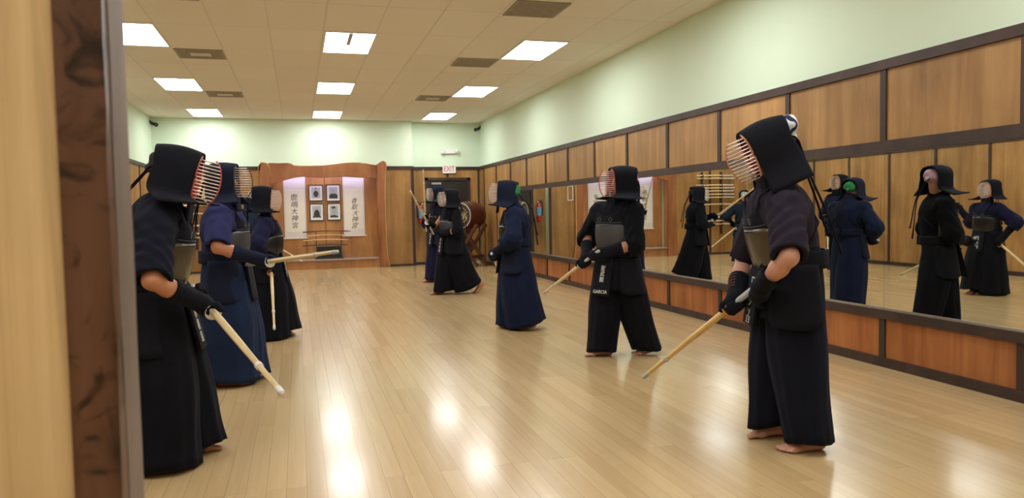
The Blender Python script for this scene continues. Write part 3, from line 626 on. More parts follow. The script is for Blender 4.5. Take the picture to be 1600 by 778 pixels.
for a in (.16, -.18):
    for s, dz in ((1, .0), (-1, .045)):
        MB().beam(S_(a + dz * .9, -s * .40, .012), S_(a + dz * .9, s * .37, .99), .042, .075, up=tuple(np.cross(nrm(S_(0, s * .77, .98)), ax))).build('crossed_beam', M['standwood'], st)
for b, z in ((-.25, .30), (.25, .30)): MB().beam(S_(.24, b, z - .06), S_(-.22, b, z - .06), .05, .06).build('rail', M['standwood'], st)
MB().beam(S_(.02, -.30, .20), S_(.02, .30, .20), .12, .03).build('lower_shelf', M['standwood'], st)
o = thing('small_jar', 'small black jar with white lid on the lower shelf of the drum stand', 'jar', tuple(V3(*st.location) + S_(.02, -.10, .2155)))
MB().lathe([(.03, 0), (.036, .004), (.036, .07), (.028, .08)], (0, 0, 0)).build('body', M['black'], o, smooth=True); MB().lathe([(.033, .08), (.034, .083), (.034, .104), (.03, .107)], (0, 0, 0)).build('lid', M['white'], o, smooth=True)
o = thing('clear_card_pocket', 'empty clear card pocket with pale edges stuck high on the mirror', 'card pocket', (4.4605, 12.13, 1.45))
m = MB(); m.box((-.0035, -.13, 0), (-.0005, -.115, .245)); m.box((-.0035, .115, 0), (-.0005, .13, .245)); m.box((-.0035, -.115, 0), (-.0005, .115, .012)); m.box((-.0035, -.115, .236), (-.0005, .115, .245)); m.build('edge', M['tape'], o)

# ------------------------------------------------------------------ world and view
w = bpy.data.worlds.new('world'); SC.world = w; w.use_nodes = True
w.node_tree.nodes['Background'].inputs['Color'].default_value = (.8, .9, 1, 1); w.node_tree.nodes['Background'].inputs['Strength'].default_value = .05
SC.view_settings.view_transform = 'Standard'; SC.view_settings.look = 'None'; SC.view_settings.gamma = 1; SC.view_settings.exposure = 0; SC.view_settings.use_curve_mapping = False
SC.cycles.max_bounces = 10; SC.cycles.glossy_bounces = 6; SC.cycles.sample_clamp_indirect = 6
# ------------------------------------------------------------------ people
def rotx(v, a): c, s = math.cos(a), math.sin(a); return V3(v[0], v[1] * c - v[2] * s, v[1] * s + v[2] * c)
def ik(s, w, l1, l2, pole):
    s, w = V3(*s), V3(*w); d = w - s; L = min(np.linalg.norm(d), (l1 + l2) * .995); u = nrm(d)
    a = (l1 * l1 - l2 * l2 + L * L) / (2 * L); h = math.sqrt(max(l1 * l1 - a * a, 0)); p = V3(*pole); p = nrm(p - u * (p @ u))
    return s + u * a + p * h
def hand(F, g, axis, wrist, fat=1.0, rg=.016, k=.006):
    """five-finger grip around a handle at g"""
    axis = nrm(axis); w = V3(*wrist) - g; w = nrm(w - axis * (w @ axis)); n = np.cross(axis, w)
    pc = g + w * (rg + .022) - n * .004
    F.ell(pc, (.030 * fat, .044 * fat ** .5, .022 * fat), np.stack([w, axis, n]), k=.012)
    F.cap(pc, V3(*wrist), .026 * fat, .027 * fat, k=.015)
    for i, (sp, ln) in enumerate(((-.034, .80), (-.012, .95), (.010, 1.0), (.031, .92))):
        R = rg + .0085 * fat; pts = []
        for j in range(5):
            th = math.radians(35 + (235 * ln - 35) * j / 4); pts.append(g + axis * (sp * fat ** .4) + (w * math.cos(th) + n * math.sin(th)) * R)
        for j in range(4): F.cap(pts[j], pts[j + 1], (.0098 - .0008 * j) * fat, (.0090 - .0008 * j) * fat, k=k)
    R = rg + .010 * fat; tp = [pc + axis * .015 - n * .012] + [g + axis * (.030 + .012 * j) * fat ** .4 + (w * math.cos(math.radians(-35 - 45 * j)) + n * math.sin(math.radians(-35 - 45 * j))) * R for j in range(3)]
    for j in range(3): F.cap(tp[j], tp[j + 1], (.0135 - .0015 * j) * fat, (.012 - .0015 * j) * fat, k=k)

def person(label, base, face, S, hc, fistR=None, fistL=None, swd=None, feet=None, hems=None, lean=6, py=0., hp=0, hy=0, vox=.011, jacket=None, hakama=None, armour='armour_black', do='do_black', rim='rim_copper', lining='lining_dark', towel=None, knot=0., cuff=.165, tag_text=None, tag_fn=None,
           skin='skin', tare_z=0., tare_out=0., sleeve=(.92, .09), cords='back', twist=0., laces=False, group='kendo practitioners in the hall', axisL=None, bars='bar', wing=1.0, poleR=(.75, -.3, -.6), poleL=(-.75, -.3, -.6), sword_kw=None, shoulders=None, hak_lift=0.):
    fx, fy = nrm(face); right = V3(fy, -fx, 0); fwd = V3(fx, fy, 0); B = V3(base[0], base[1], 0)
    T = lambda w: V3((V3(*w) - B) @ right, (V3(*w) - B) @ fwd, w[2])            # world point -> person frame
    D = lambda w: V3(V3(*w) @ right, V3(*w) @ fwd, w[2])
    root = thing('person', label, 'person', (B[0], B[1], 0), math.atan2(-fx, fy), group)
    jm, hm, am = M[jacket], M[hakama], M[armour]; L = -math.radians(lean)
    P = V3(0, py, .90 * S); tw = math.radians(twist)
    def TT(x, y, z):                                                             # torso frame -> person frame
        v = V3(x * math.cos(tw) - y * math.sin(tw), x * math.sin(tw) + y * math.cos(tw), z); return P + rotx(v * S, L)
    Hc = T(hc); nk = TT(0, -.01, .43); sh = {1: TT(.180, .0, .352), -1: TT(-.180, .0, .352)}
    if shoulders:
        for k_, v_ in shoulders.items(): sh[k_] = sh[k_] + V3(*v_)
    hpr, hyr = math.radians(hp), math.radians(hy)
    hf = V3(-math.sin(hyr) * math.cos(hpr), math.cos(hyr) * math.cos(hpr), -math.sin(hpr)); hr = V3(math.cos(hyr), math.sin(hyr), 0); hu = np.cross(hr, hf)
    HS = S * .93; H = lambda f, r, u: Hc + (hf * f + hr * r + hu * u) * HS
    # arms
    grips = {}; axes = {}
    if swd is not None: axes[1] = axes[-1] = D(nrm(V3(*swd) - V3(*fistR)))
    if fistR is not None: grips[1] = T(fistR)
    if fistL is not None: grips[-1] = T(fistL)
    elif swd is not None: grips[-1] = grips[1] - axes[1] * .215
    if axisL is not None: axes[-1] = D(nrm(axisL))
    arm = {}
    for s in (1, -1):
        pole = poleR if s == 1 else poleL; wr_ = grips[s] + nrm(sh[s] - grips[s]) * .085
        for _ in range(3):
            el = ik(sh[s], wr_, .295 * S, .26 * S, pole); fdir = nrm(grips[s] - el); a = axes.get(s, V3(0, 1, 0)); wdir = nrm(fdir - a * (fdir @ a) * .75); wr_ = grips[s] - wdir * .088
        arm[s] = (sh[s], el, wr_, grips[s], axes.get(s, V3(0, 1, 0)))
    feet = feet or {1: (.11, .05, 5, 0), -1: (-.11, -.05, -5, 0)}
    # ---------------- body (one surface)
    pts = [Hc, nk, P] + [p for a in arm.values() for p in a[:4]] + [V3(f[0], f[1], .0) for f in feet.values()]
    lo = np.min(pts, 0) - .22; hi = np.max(pts, 0) + .22; lo[2] = -.03; F = Field(lo, hi, vox)
    ax3 = np.stack([hr, hf, hu])
    F.ell(H(-0.032, 0, .035), V3(.073, .095, .098) * HS, ax3, k=.01); F.ell(H(0.005, 0, -.045), V3(.056, .062, .075) * HS, ax3, k=.03)
    F.cap(H(0.068, 0, .02), H(0.087, 0, -.018), .009 * HS, .014 * HS, k=.012)                         # nose
    F.cap(H(0.058, -.04, .035), H(0.058, .04, .035), .010 * HS, k=.012)                               # brow
    for s in (1, -1):
        F.ell(H(0.072, s * .032, .012), V3(.016, .008, .010) * HS, ax3, k=.006, op='sub'); F.ell(H(0.058, s * .032, .012), V3(.012, .012, .011) * HS, ax3, k=.003)
        F.ell(H(-0.030, s * .076, -.005), V3(.010, .020, .032) * HS, ax3, k=.008)
    F.cap(H(0.064, -.018, -.052), H(0.064, .018, -.052), .0075 * HS, k=.005); F.cap(H(0.063, -.016, -.065), H(0.063, .016, -.065), .008 * HS, k=.005)
    F.cap(H(-.03, 0, -.07), nk, .058 * S, .060 * S, k=.03)
    F.cap(TT(-.10, -.01, .335), TT(.10, -.01, .335), .072 * S, k=.05); F.cap(TT(0, -.01, .31), TT(0, 0, .08), .115 * S, .105 * S, k=.06); F.cap(P + V3(-.06, 0, -.02), P + V3(.06, 0, -.02), .10 * S, k=.05)
    for s in (1, -1):
        a, e, w_, g, axs = arm[s]
        F.cap(a, e, .055 * S, .042 * S, k=.03); F.cap(e, e + (w_ - e) * .35, .041 * S, .043 * S, k=.02); F.cap(e + (w_ - e) * .35, w_, .043 * S, .029 * S, k=.02)
        hand(F, g, axs, w_)
        x, y, yaw, lift = feet[s]; ya, li = math.radians(yaw), math.radians(lift)
        def ft(f, r, u):                                                            # foot frame, pivot at the ball
            f2, u2 = (f - .055), u
            if f2 < .03: f2, u2 = f2 * math.cos(li) + 0 * u, u * math.cos(li) - f2 * math.sin(li); f2 -= u * math.sin(li) * -.9
            return V3(x + r * math.cos(ya) - (f2 + .055) * math.sin(ya), y + r * math.sin(ya) + (f2 + .055) * math.cos(ya), u2)
        an = ft(-.075, 0, .085 * S); hip = P + V3(s * .09 * S, 0, -.02)
        hm_ = (hems or {}).get(s, (x * 1.05, y - .03)); kn = V3((hip[0] + hm_[0]) / 2, (hip[1] + hm_[1]) / 2 + .02, .48 * S)
        F.cap(hip, kn, .078 * S, .052 * S, k=.03); F.cap(kn, kn + (an - kn) * .35, .050 * S, .050 * S, k=.02); F.cap(kn + (an - kn) * .35, an, .050 * S, .036 * S, k=.02)
        F.cap(an, ft(-.105, 0, .034), .036 * S, .031, k=.02); F.cap(ft(-.07, 0, .05), ft(.05, s * -.008, .03), .036, .028, k=.02); F.cap(ft(-.09, s * .012, .028), ft(.05, s * .022, .020), .026, .020, k=.02); F.cap(ft(.05, -.022 * s, .026), ft(.06, .026 * s, .02), .026, .020, k=.02)
        for i, (r0, f0, rr) in enumerate(((-.032, .135, .0125), (-.009, .132, .0098), (.009, .122, .0092), (.025, .110, .0086), (.039, .095, .0080))):
            F.cap(ft(.065, r0 * s * .85, .02), ft(f0 - .012, r0 * s, rr + .0035), rr * .98, rr, k=.006)
    F.build('body', M[skin], root)
    # ---------------- jacket
    v = max(vox, .009); J = Field(np.minimum(lo, np.min([TT(-.3, -.3, 0), TT(.3, .3, 0)], 0)), hi, v)
    fl = np.stack([V3(1, 0, 0), rotx(V3(0, 1.10, 0), L), rotx(V3(0, 0, 1), L)])
    for s in (1, -1):
        a, e, w_, g, axs = arm[s]; frac, rr = sleeve; up_ = nrm(e - a); fo = nrm(w_ - e)
        K = J.like()
        if frac < 1: end = a + (e - a) * frac + (e - a) * 0; ed = up_; K.cap(a, end + ed * .10, .088 * S, rr * S, k=.0)
        else: end = e + (w_ - e) * (frac - 1); ed = fo; K.cap(a, e, .084 * S, rr * S * 1.02, k=.0); K.cap(e, end + ed * .10, rr * S, rr * S * 1.0, k=.03);
        K.cyl(end, end + ed * .30, .30 * S); K.cyl(end - ed * .028, end + ed * .02, rr * S - .021)
        K.cap(a, a + (P - a) * .06, .085 * S, k=.03); J.merge(K, k=.0 if s == 1 else .012)
    J2 = J.like()
    J2.cap(TT(-.10, -.012, .335), TT(.10, -.012, .335), .088 * S, k=.05); J2.cap(TT(-.04, -.0, .27), TT(.04, -.0, .27), .148 * S, k=.08, flat=fl); J2.cap(TT(0, -.01, .26), TT(0, 0, .05), .172 * S, .160 * S, k=.05, flat=fl); J2.cap(TT(0, -.02, .40), nk + (Hc - nk) * .35, .080 * S, .068 * S, k=.05)
    J.merge(J2, k=.045)
    ph = sum(map(ord, label)) % 97
    J.wrinkle(lambda x, y, z: .0030 * np.sin(38 * z + 9 * np.sin(11 * x + ph) + 7 * np.sin(9 * y)) + .0025 * np.sin(31 * x + 24 * y - 17 * z + 5 * np.sin(14 * z + ph)))
    J.build('jacket', jm, root)
    # ---------------- hakama: two wide pleated legs
    m = MB(); hems = hems or {}
    for s in (1, -1):
        x, y, yaw, lift = feet[s]; hx, hyy, rx, ry, hz, tilt = hems.get(s, (x * 1.05, y - .03, .17, .19, .045, .0))
        n, R = 72, 26; c0 = P + V3(s * .052 * S, 0, .11 * S); rows = []; rr_ = random.Random(ph + s); f1, f2, f3 = (rr_.uniform(0, 6) for _ in range(3))
        kn = V3((P[0] + s * .09 + hx) / 2, (py + hyy) / 2 + .02, .48 * S)
        for i in range(R):
            t = i / (R - 1); g_ = t ** 1.45; c = V3(c0[0] + (hx - c0[0]) * g_, c0[1] + (hyy - c0[1]) * g_ + .02 * math.sin(PI * t), 0)
            e_ = t ** .9; A = (.116 + .026 * math.sin(min(t * 5, 1.57))) * S; Bq = (.112 + .028 * math.sin(min(t * 5, 1.57))) * S
            ax_, by_ = A + (rx - A) * e_ + .018 * math.sin(PI * t) ** 2, Bq + (ry - Bq) * e_ + .020 * math.sin(PI * t) ** 2; row = []
            for k in range(n):
                th = 2 * PI * k / n; tri = abs(((k * 11 / n) % 1) * 2 - 1) - .5; am_ = .010 + .050 * t
                q = 1 + am_ * tri * (1.2 if math.sin(th) > -.2 else .7) + .035 * t * math.sin(3 * th + f1 + 2 * t) + .02 * math.sin(5 * th + f2 + 5 * t) * t + .012 * math.sin(2 * th + f3 + 16 * t)
                z = c0[2] + (hz - c0[2]) * t + (tilt * math.sin(th) + .012 * math.sin(2 * th + f3)) * t ** 3
                row.append((c[0] + ax_ * q * math.cos(th), c[1] + by_ * q * math.sin(th), max(z, .006)))
            rows.append(row)
        for i in range(4):
            row = rows[R - 1 - i]; cc = np.mean(row, 0); rows.append([tuple(cc + (V3(*p_) - cc) * V3(.955, .955, 1) + V3(0, 0, .002)) for p_ in row])
        m.grid(rows, closed=True); m.add(rows[0], [tuple(range(n))])
    hk = m.build('hakama', hm, root, smooth='all')
    # ---------------- breastplate
    def ring(th, z, r1, r2, dy=0): return TT(r1 * math.sin(th), r2 * math.cos(th) + dy, z)
    rows = []
    for i in range(13):
        t = i / 12; z = .02 + .225 * t; bul = 1 + .05 * math.sin(PI * t) - .05 * (1 - t) ** 2; row = []
        for k in range(41):
            th = math.radians(-104 + 208 * k / 40); dip = .055 * max(0, (abs(th) - .75)) ** 1.3 * t
            row.append(ring(th, z - dip, .184 * bul, .172 * bul, 0))
        rows.append(row)
    bp_ = MB().shell(rows, .008).build('breastplate', M[do], root, smooth='all')
    rows = []
    for i in range(8):
        t = i / 7; z = .232 + .115 * t; row = []
        for k in range(25):
            q = -1 + k / 12; th = math.radians(62 - 20 * t) * q; drop = .035 * (1 - abs(q)) * t - .02 * t * abs(q) ** 6
            row.append(ring(th, z - drop, .181 - .012 * t, .174 - .030 * t, 0))
        rows.append(row)
    cp = MB().shell(rows, .009).build('chest_panel', M['armour_black'], bp_, smooth='all')
    m = MB()
    for z in (.247, .260): m.tube([ring(math.radians(-58 + 116 * k / 16), z, .184, .177) for k in range(17)], .0022, 6)
    for s in (1, -1):
        c = ring(s * .33, .288, .180, .168); m.tube([c + (TT(math.cos(a), 0, math.sin(a)) - P) * .016 + rotx(V3(0, .004, 0), L) for a in np.linspace(0, 2 * PI, 13)], .0022, 6)
    m.build('stitching', M['stitch'], bp_)
    for s in (1, -1):
        MB().tube([ring(s * .60, .335, .178, .152), TT(s * .135, .10, .40), TT(s * .12, .02, .435), TT(s * .07, -.10, .385), TT(-s * .03, -.152, .27), TT(-s * .12, -.142, .20), TT(-s * .165, -.075, .13)], .006, 8).build('shoulder_cord', M['cord'], bp_, smooth=True)
    # ---------------- hip armour
    tz = tare_z; rows = []
    for i in range(5): rows.append([V3(.185 * S * math.sin(a), py + .158 * S * math.cos(a), (.905 + .022 * i) * S + tz * .6) for a in np.linspace(-PI * .97, PI * .97, 49)])
    ha = MB().shell(rows, .012).build('hip_armour', am, root, smooth='all')
    def flap(a0, a1, ln, out, flare, name='flap', mat=am, top=.93):
        rows = []
        for i in range(9):
            t = i / 8; row = []; sh_ = .0 if t < .82 else .10 * ((t - .82) / .18) ** 2
            for k in range(11):
                q = k / 10; a = a0 + (a1 - a0) * (q * (1 - 2 * sh_) + sh_); f = 1 + flare * t
                corner = .018 * max(0, abs(q - .5) * 2 - .7) / .3 * (t > .9)
                row.append(V3((.185 * S + out) * f * math.sin(a), py + (.158 * S + out) * f * math.cos(a), top * S + tz - ln * S * t + corner))
            rows.append(row)
        return MB().shell(rows, .011).build(name, mat, ha, smooth='all')
    R_ = math.radians
    flap(R_(-48), R_(-6), .27, .004, .22); flap(R_(6), R_(48), .27, .004, .22)
    flap(R_(-112), R_(-38), .31, .016, .28); flap(R_(38), R_(112), .31, .016, .28)
    rows = []
    for i in range(7):
        t = i / 6; row = [V3(x * S, py + .176 * S + (.05 + tare_out) * t - .12 * x * x, .95 * S + tz - .33 * S * t) for x in np.linspace(-.083 - .008 * t, .083 + .008 * t, 9)]; rows.append(row)
    flp = MB().shell(rows, .012).build('flap', am, ha, smooth='all')
    rows = [[V3(p_[0] * 1.06, p_[1] + .004, p_[2] - .004) for p_ in row] for row in rows[1:]]
    nb = MB().shell(rows, .003).build('name_bag', M['armour_black'], ha, smooth='all')
    if tag_text:
        for (bd, sz, t, dx) in tag_text:
            o0 = V3(dx, py + .176 * S + (.05 + tare_out) * t + .0065 - (.0 if abs(dx) < .02 else .0004), .95 * S + tz - .33 * S * t - .004)
            text(bd, sz, M['letter'], ha, frame(o0, (-1, 0, 0), nrm((0, .33 * S, .05 + tare_out))) , ext=.0012)
    # ---------------- helmet
    rows = []; NS, NT = 15, 20; xs = [0, .3, .62, 1.0]
    def hood(sv, t, sgn):
        """sv 0 front .. 1 back; t 0 crown .. 1 flap bottom"""
        top = .132 + .018 * math.sin(PI * min(1, sv * .85 + .05)) - .012 * sv * sv; W = .102 + .010 * math.sin(PI * min(1, sv * .9))
        if t < .5:
            a = t / .5 * PI / 2; r = W * math.sin(a) ** .82; u = .02 + (top - .02) * math.cos(a) ** .8
            ff = .092 + .004 * math.cos(a); fb = -.138 + .024 * (1 - math.cos(a))
        else:
            q = (t - .5) / .5; wg = wing; e3 = max(0, q - .42) / .58
            r = W + .010 * q + (.030 + .095 * wg) * e3 ** 1.25; u = .02 - .125 * min(q, .5) / .5 - (.115 - .050 * wg) * max(0, q - .5) / .5 + wg * .030 * e3 ** 3 * (1 - sv)
            ff = .092 + .006 * e3 + wg * .085 * e3 ** 1.3; fb = -.114 - .012 * math.sin(PI * q) - (.012 - wg * .075) * e3 ** 1.3
        return H(ff + (fb - ff) * sv, sgn * r, u)
    for i in range(NS): rows.append([hood(i / (NS - 1), 1 - j / NT, -1) for j in range(NT)] + [hood(i / (NS - 1), j / NT, 1) for j in range(NT + 1)])
    he = MB().shell(rows, .011).build('helmet', am, root, smooth='all')
    MB().tube([hood(sv, .5, s_) + hr * s_ * .004 + hu * (.0 - .03 * abs(sv - .5)) for s_, sv in [(1, x) for x in np.linspace(1, 0, 7)]] + [H(.088, .07, .07), H(.10, 0, .135), H(.088, -.07, .07)] + [hood(sv, .5, -1) - hr * .004 + hu * (.0 - .03 * abs(sv - .5)) for sv in np.linspace(0, 1, 7)], .005, 7).build('cord', M['cord'], he, smooth=True)
    oval = lambda a, k=1.0: (.096 * k * math.sin(a), .128 * k * math.cos(a) - .004)
    bulge = lambda u: .070 + .068 * max(0, 1 - ((u + .004) / .130) ** 2) ** .5
    MB().tube([H(.088, *oval(a)) for a in np.linspace(0, 2 * PI, 41)], .0105, 8).build('grille_rim', M[rim], he, smooth=True)
    m = MB(); half = lambda u: .092 * math.sqrt(max(0, 1 - ((u + .004) / .128) ** 2))
    for u in np.linspace(-.116, .108, 13):
        hw = half(u); b_ = bulge(u) - .0; m.tube([H(.086 + (b_ - .014) * math.sqrt(max(0, 1 - t_ * t_)), hw * t_, u) for t_ in np.sin(np.linspace(-PI / 2, PI / 2, 13))], .0031 if vox < .0095 else .0044, 6)
    m.build('face_grille', M[bars], he, smooth=True)
    m = MB(); m.tube([H(.086 + bulge(u) - .012, 0, u) for u in np.linspace(-.122, .12, 15)], .0045, 8); m.build('grille_spine', M[rim], he, smooth=True)
    rows = [[H(.088 - .060 * q_, *oval(a, 1 - .42 * q_ ** .6)) for a in np.linspace(0, 2 * PI, 41)] for q_ in np.linspace(0, 1, 7)]
    MB().shell(rows, .006).build('face_lining', M[lining], he, smooth='all')
    rows = [[H(.092 + .03 * math.cos(x * 9) - .02 + .01 * t_, x * (1 + .12 * t_), -.115 - .115 * t_ + .05 * x * x * 9) for x in np.linspace(-.075, .075, 11)] for t_ in np.linspace(0, 1, 6)]
    MB().shell(rows, .014).build('throat_guard', am, he, smooth='all')
    m = MB(); m.lathe([(.004, 0), (.004, .012)], H(.07, .118, .085), hr, 8)
    if cords:
        for s in (1, -1):
            pts_ = [H(-.11, s * .05, .03), H(-.155, s * .03, .0), H(-.17, s * .012, -.03), TT(s * .02, -.20, .40), TT(s * .035, -.215, .28), TT(s * .05, -.225, .16), TT(s * .05, -.235, .06 + .05 * s)]
            MB().tube(pts_, [.006] * 6 + [.009], 8).build('cord', M['cord'], he, smooth=True)
    if towel:
        Fh = Field(H(0, 0, .0) - .24, H(0, 0, .0) + .24, .008); Fh.ell(H(-.070, 0, .040), V3(.088, .084, .080) * HS, ax3); Fh.ell(H(-.118 - .03 * knot, .0, .055 + .02 * knot), V3(.040 + .016 * knot, .050 + .012 * knot, .040 + .012 * knot) * HS, ax3, k=.02); Fh.ell(H(-.150, .0, .0), V3(.026, .024, .022) * HS, ax3, k=.015)
        Fh.ell(H(-.03, 0, .03), V3(.13, .10, .12) * S, ax3, op='sub', k=.0) if False else None
        Fh.wrinkle(lambda x, y, z: .004 * np.sin(60 * z + 40 * x) + .003 * np.sin(70 * y)); Fh.build('head_towel', M[towel], root)
    # ---------------- gloves
    for s in (1, -1):
        a, e, w_, g, axs = arm[s]; fd = nrm(w_ - e); c1 = w_ - fd * cuff
        G = Field(np.minimum(c1, g) - .15, np.maximum(c1, g) + .14, .007 if vox < .009 else .009)
        G.cap(w_ - fd * (cuff + .015), w_, .057 * S, .044 * S, k=.01); G.cyl(c1 - fd * .15, c1, .16, k=0); G.cyl(c1 - fd * .02, c1 + fd * .045, .044 * S)
        hand(G, g, axs, w_, fat=1.75, rg=.019, k=.007)
        ww = nrm(w_ - g - axs * ((w_ - g) @ axs)); nn = np.cross(axs, ww)
        G.ell(g + ww * .022 + nn * .016, (.050, .056, .038), np.stack([ww, axs, nn]), k=.02)
        gl = G.build('glove', am, root)
        if laces:
            m = MB(); sd = nrm(np.cross(fd, axs)) * -s; fr = nrm(np.cross(sd, fd))
            for q in range(5):
                c = w_ - fd * (.015 + .021 * q); rr2 = (.045 + .010 * (.015 + .021 * q) / .14) * S + .002
                m.tube([c + (sd * math.cos(a_) + fr * math.sin(a_)) * rr2 for a_ in np.linspace(-.7, .7, 7)], .0026, 6)
            m.build('lace', M['lace'], gl, smooth=True)
    if swd is not None:
        kw = dict(sword_kw or {}); L_ = kw.pop('L', .92)
        sword(tuple(fistR), V3(*swd) - V3(*fistR), L_, kw.pop('label'), **kw)
    return root
for nm, c in dict(navy=(.0085, .013, .036), navy_black=(.0065, .0075, .014), black=(.005, .0052, .0075), plum=(.017, .012, .020), violet=(.022, .024, .085), faded=(.012, .022, .055), slate=(.012, .018, .034), indigo=(.010, .010, .034)).items(): M['c_' + nm] = cloth(nm + '_cotton', c)
def towel_mat(name, a, b, sc):
    m, nt, B, N, L = new_mat(name); tc = N('ShaderNodeTexCoord'); wv = N('ShaderNodeTexWave'); wv.inputs['Scale'].default_value = sc; wv.inputs['Distortion'].default_value = 9; wv.inputs['Detail'].default_value = 1; wv.inputs['Detail Scale'].default_value = 1.5
    L(tc.outputs['Object'], wv.inputs['Vector']); cr = N('ShaderNodeValToRGB'); cr.color_ramp.elements[0].position = .30; cr.color_ramp.elements[1].position = .5
    cr.color_ramp.elements[0].color = (*b, 1); cr.color_ramp.elements[1].color = (*a, 1); L(wv.outputs['Fac'], cr.inputs['Fac']); L(cr.outputs['Color'], B.inputs['Base Color']); B.inputs['Roughness'].default_value = .9; return m
M['towel_white'] = towel_mat('white_navy_towel', (.70, .72, .74), (.012, .014, .06), 7.)
M['towel_green'] = plain('green_towel', (.03, .24, .08), .9, var=.3, scale=20)
M['towel_pink'] = plain('pink_towel', (.45, .28, .36), .9, var=.3, scale=20)
M['towel_dark'] = plain('dark_towel', (.02, .02, .03), .9)

person('bending man in plum-black jacket looking down, white-striped towel at the back of his helmet', (2.535, 3.53), (-.95, .31), 1.07, (2.40, 3.52, 1.595),
       fistR=(2.28, 3.64, .765), fistL=(2.345, 3.45, .835), swd=(2.075, 4.36, .225), lean=15, py=-.03, hp=24, vox=.0065, jacket='c_plum', hakama='c_navy_black', armour='armour_black', do='do_olive', rim='rim_copper', towel='towel_white', knot=1., cuff=.125, shoulders={1: (0, 0, -.05), -1: (0, 0, -.05)}, laces=True, sleeve=(.98, .080), poleR=(.7, .1, -.6), poleL=(-.65, .15, -.7),
       feet={1: (.124, .065, 10, 0), -1: (-.125, -.04, 13, 0)}, hems={1: (.112, .055, .10, .125, .078, -.01), -1: (-.145, -.07, .10, .122, .058, -.01)}, wing=.1, lining='lining_red',
       tag_text=[('ロ\nレ\nン\nソ', .058, .58, .0), ('王王', .042, .93, 0)], sword_kw=dict(label='yellow bamboo sword held by the bending man, tip down near the floor', bl='bamboo', hd='leather_grey', gd='guard_orange', fat=1.12))
person('standing man in black with grey breastplate and white-lettered name tag, red-barred helmet', (2.72, 6.20), (-.88, -.47), 1.02, (2.745, 6.17, 1.525),
       fistR=(2.42, 6.26, .83), swd=(2.319, 7.104, .477), lean=2, py=0, hp=2, hy=-33, vox=.008, jacket='c_black', hakama='c_black', do='do_grey', rim='rim_red', towel='towel_pink', tare_z=-.08, tare_out=.03, sleeve=(1.22, .088),
       feet={1: (.10, .17, -35, 0), -1: (-.17, -.17, -20, 8)}, hems={1: (.093, .135, .13, .125, .04, .0), -1: (-.178, -.17, .13, .125, .05, -.01)}, wing=1.0, lining='lining_red',
       tag_text=[('聖\n武\n館', .050, .45, 0), ('GARCIA', .042, .90, 0)], sword_kw=dict(label='pale bamboo sword held low across the front of the man with the lettered name tag', bl='bamboo_pale', hd='leather_grey'))
person('man in all navy with long helmet cords down his back, gloved hands at his waist', (2.30, 7.98), (-.93, .36), 1.0, (2.20, 8.01, 1.485),
       fistR=(2.06, 8.10, .79), swd=(2.32, 8.93, .62), lean=3, py=0, hp=-3, vox=.010, jacket='c_navy', hakama='c_navy', armour='armour_navy', do='do_black', rim='rim_dark', skin='skin_tan_shaded', towel='towel_green', sleeve=(1.5, .095),
       feet={1: (.12, .09, 0, 0), -1: (-.10, -.10, -25, 12)}, hems={1: (.07, .05, .17, .20, .03, .0), -1: (-.07, -.10, .18, .22, .055, -.06)}, sword_kw=dict(label='bamboo sword hidden behind the man in all navy, pointing away from the camera', L=.88))
person('advancing swordsman in black in front of the drum, sword raised diagonally, rear heel lifted', (2.33, 11.74), (-.97, -.20), 1.02, (2.29, 11.70, 1.505),
       fistR=(1.95, 11.71, 1.11), fistL=(2.08, 11.66, .98), swd=(1.584, 11.034, 1.615), lean=4, py=0, hp=3, vox=.012, jacket='c_black', hakama='c_black', do='do_grey', rim='rim_dark', skin='skin_tan_shaded', towel='towel_dark', sleeve=(1.18, .09),
       feet={1: (.10, .25, 0, 0), -1: (-.10, -.42, -5, 42)}, hems={1: (.07, .13, .16, .18, .055, .0), -1: (-.07, -.22, .16, .22, .10, -.09)},
       tag_text=[('本\n木\n村\n目', .058, .55, 0)], sword_kw=dict(label='raised bamboo sword of the advancing man in black, slanting to the upper left', bl='bamboo_pale'))
person('swordsman half hidden behind the advancing man in black, sword held upright', (2.55, 13.9), (-.97, -.22), 1.07, (2.47, 13.88, 1.625),
       fistR=(2.26, 13.86, 1.22), fistL=(2.30, 13.93, 1.03), swd=(2.185, 13.552, 2.062), lean=3, py=0, hp=2, vox=.013, jacket='c_indigo', hakama='c_indigo', armour='armour_navy', rim='rim_dark', skin='skin_tan_shaded', towel='towel_white', sleeve=(1.3, .09),
       feet={1: (.10, .25, 0, 0), -1: (-.10, -.60, -5, 42)}, hems={1: (.07, .12, .16, .19, .055, .0), -1: (-.06, -.32, .16, .25, .12, -.09)}, tag_text=[('東\n山\n木\n本', .058, .55, 0)],
       sword_kw=dict(label='upright bamboo sword beside the dark door, held by the half-hidden man', bl='bamboo_pale', L=.90))
person('nearest man of the left row, bent forward in dark navy, large red-rimmed face grille', (-.72, 4.33), (.99, -.03), 1.05, (-.595, 4.345, 1.52),
       fistR=(-.45, 4.16, .83), swd=(-.099, 3.357, .551), lean=13, py=-.05, hp=15, vox=.0075, jacket='c_navy_black', hakama='c_black', do='do_olive', rim='rim_red', skin='skin_tan_shaded', shoulders={1: (0, 0, -.07), -1: (0, 0, -.06)}, sleeve=(.99, .086), poleR=(.6, .1, -.8), lining='lining_red', tare_z=-.05, tare_out=.03, towel='towel_dark',
       feet={1: (.12, .04, 0, 0), -1: (-.13, .14, 4, 0)}, hems={1: (.12, .0, .17, .20, .02, .0), -1: (-.12, .10, .15, .19, .035, .02)}, tag_text=[('口\n林\n根\n目', .066, .55, 0)], wing=1.25,
       sword_kw=dict(label='bamboo sword of the nearest left-row man, tip pointing down toward the camera', bl='bamboo_pale', fat=1.2, L=.95))
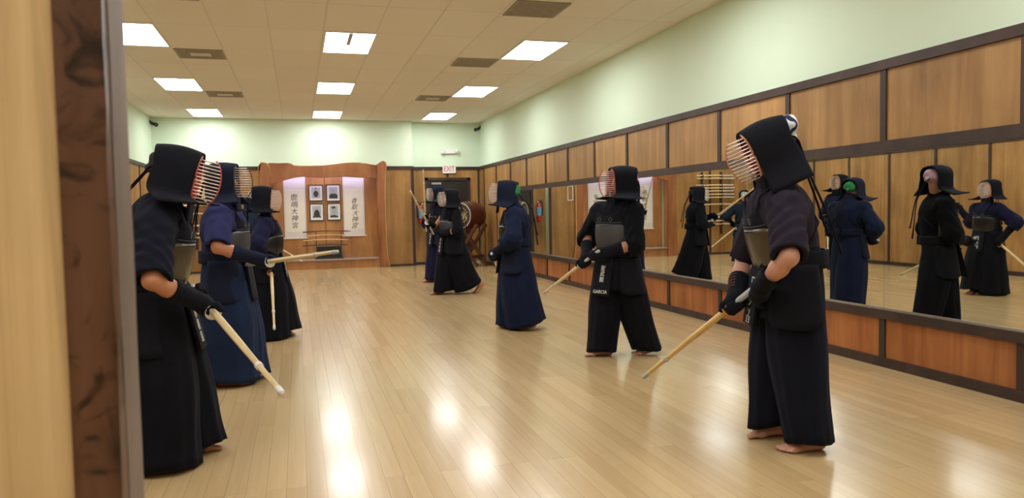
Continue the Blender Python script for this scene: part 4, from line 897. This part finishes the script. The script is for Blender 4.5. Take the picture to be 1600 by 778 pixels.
person('second man of the left row in faded violet jacket, arm stretched forward with his sword', (-.54, 6.26), (.98, -.15), 1.04, (-.535, 6.26, 1.56),
       fistR=(-.24, 5.93, .95), fistL=(-.42, 6.42, 1.0), swd=(.25, 5.181, 1.048), axisL=(0, .2, 1), lean=4, py=-.03, hp=0, vox=.009, jacket='c_violet', hakama='c_faded', armour='armour_navy', do='do_grey', rim='rim_dark', skin='skin_tan_shaded', sleeve=(.98, .090), towel='towel_dark',
       feet={1: (.12, .05, 0, 0), -1: (-.12, -.03, 4, 0)}, hems={1: (.09, .0, .19, .22, .04, .0), -1: (-.09, .05, .18, .22, .045, .0)}, wing=.6,
       sword_kw=dict(label='bamboo sword with round white guard stretched forward by the man in violet', gd='guard_white', bl='bamboo_pale', L=.90, hd='leather_grey'))
person('third left-row man in dark blue, white towel at his nape, one arm held out', (-.34, 8.38), (.99, -.05), .955, (-.345, 8.36, 1.465),
       fistR=(-.28, 8.16, .74), swd=(-.247, 7.42, .225), fistL=(-.38, 8.93, 1.25), axisL=(1, .1, 0), lean=3, py=0, hp=5, vox=.010, jacket='c_indigo', hakama='c_black', do='do_black', rim='rim_copper', towel='towel_white', sleeve=(1.35, .092), poleL=(.3, -.3, -.9),
       feet={1: (.12, -.04, 0, 0), -1: (-.10, .16, -20, 0)}, hems={1: (.09, -.0, .19, .22, .02, .0), -1: (-.07, .12, .17, .22, .05, .04)}, tag_text=[('目\n木\n村', .062, .55, 0)],
       sword_kw=dict(label='white-bound bamboo sword with orange guard hanging down from the third left-row man', gd='guard_orange', bl='bamboo_pale', L=.90))
person('distant person near the sword rack, back turned, white cloth on the back of the helmet', (-.80, 15.1), (-.72, .69), 1.01, (-.84, 15.12, 1.515),
       fistR=(-.74, 15.45, .86), fistL=(-.62, 15.10, .84), swd=None, axisL=(.8, -.25, -.5), lean=3, hp=5, vox=.014, jacket='c_slate', hakama='c_slate', armour='armour_navy', towel='towel_white', sleeve=(1.4, .092), cords=None)
sword((-.62, 15.10, .84), (.84, -.05, -.55), .80, 'bamboo sword held low by the distant person with turned back')
person('tall person hidden behind the violet-jacketed man, seen only in the mirror, facing the mirror', (-1.05, 12.25), (.98, -.18), 1.12, (-1.03, 12.25, 1.71),
       fistR=(-.70, 12.15, .86), swd=(-.30, 11.65, .36), lean=3, hp=0, vox=.014, jacket='c_navy', hakama='c_navy', rim='rim_copper', sleeve=(1.35, .092), sword_kw=dict(label='bamboo sword of the tall hidden person, seen only in the mirror', L=.88))
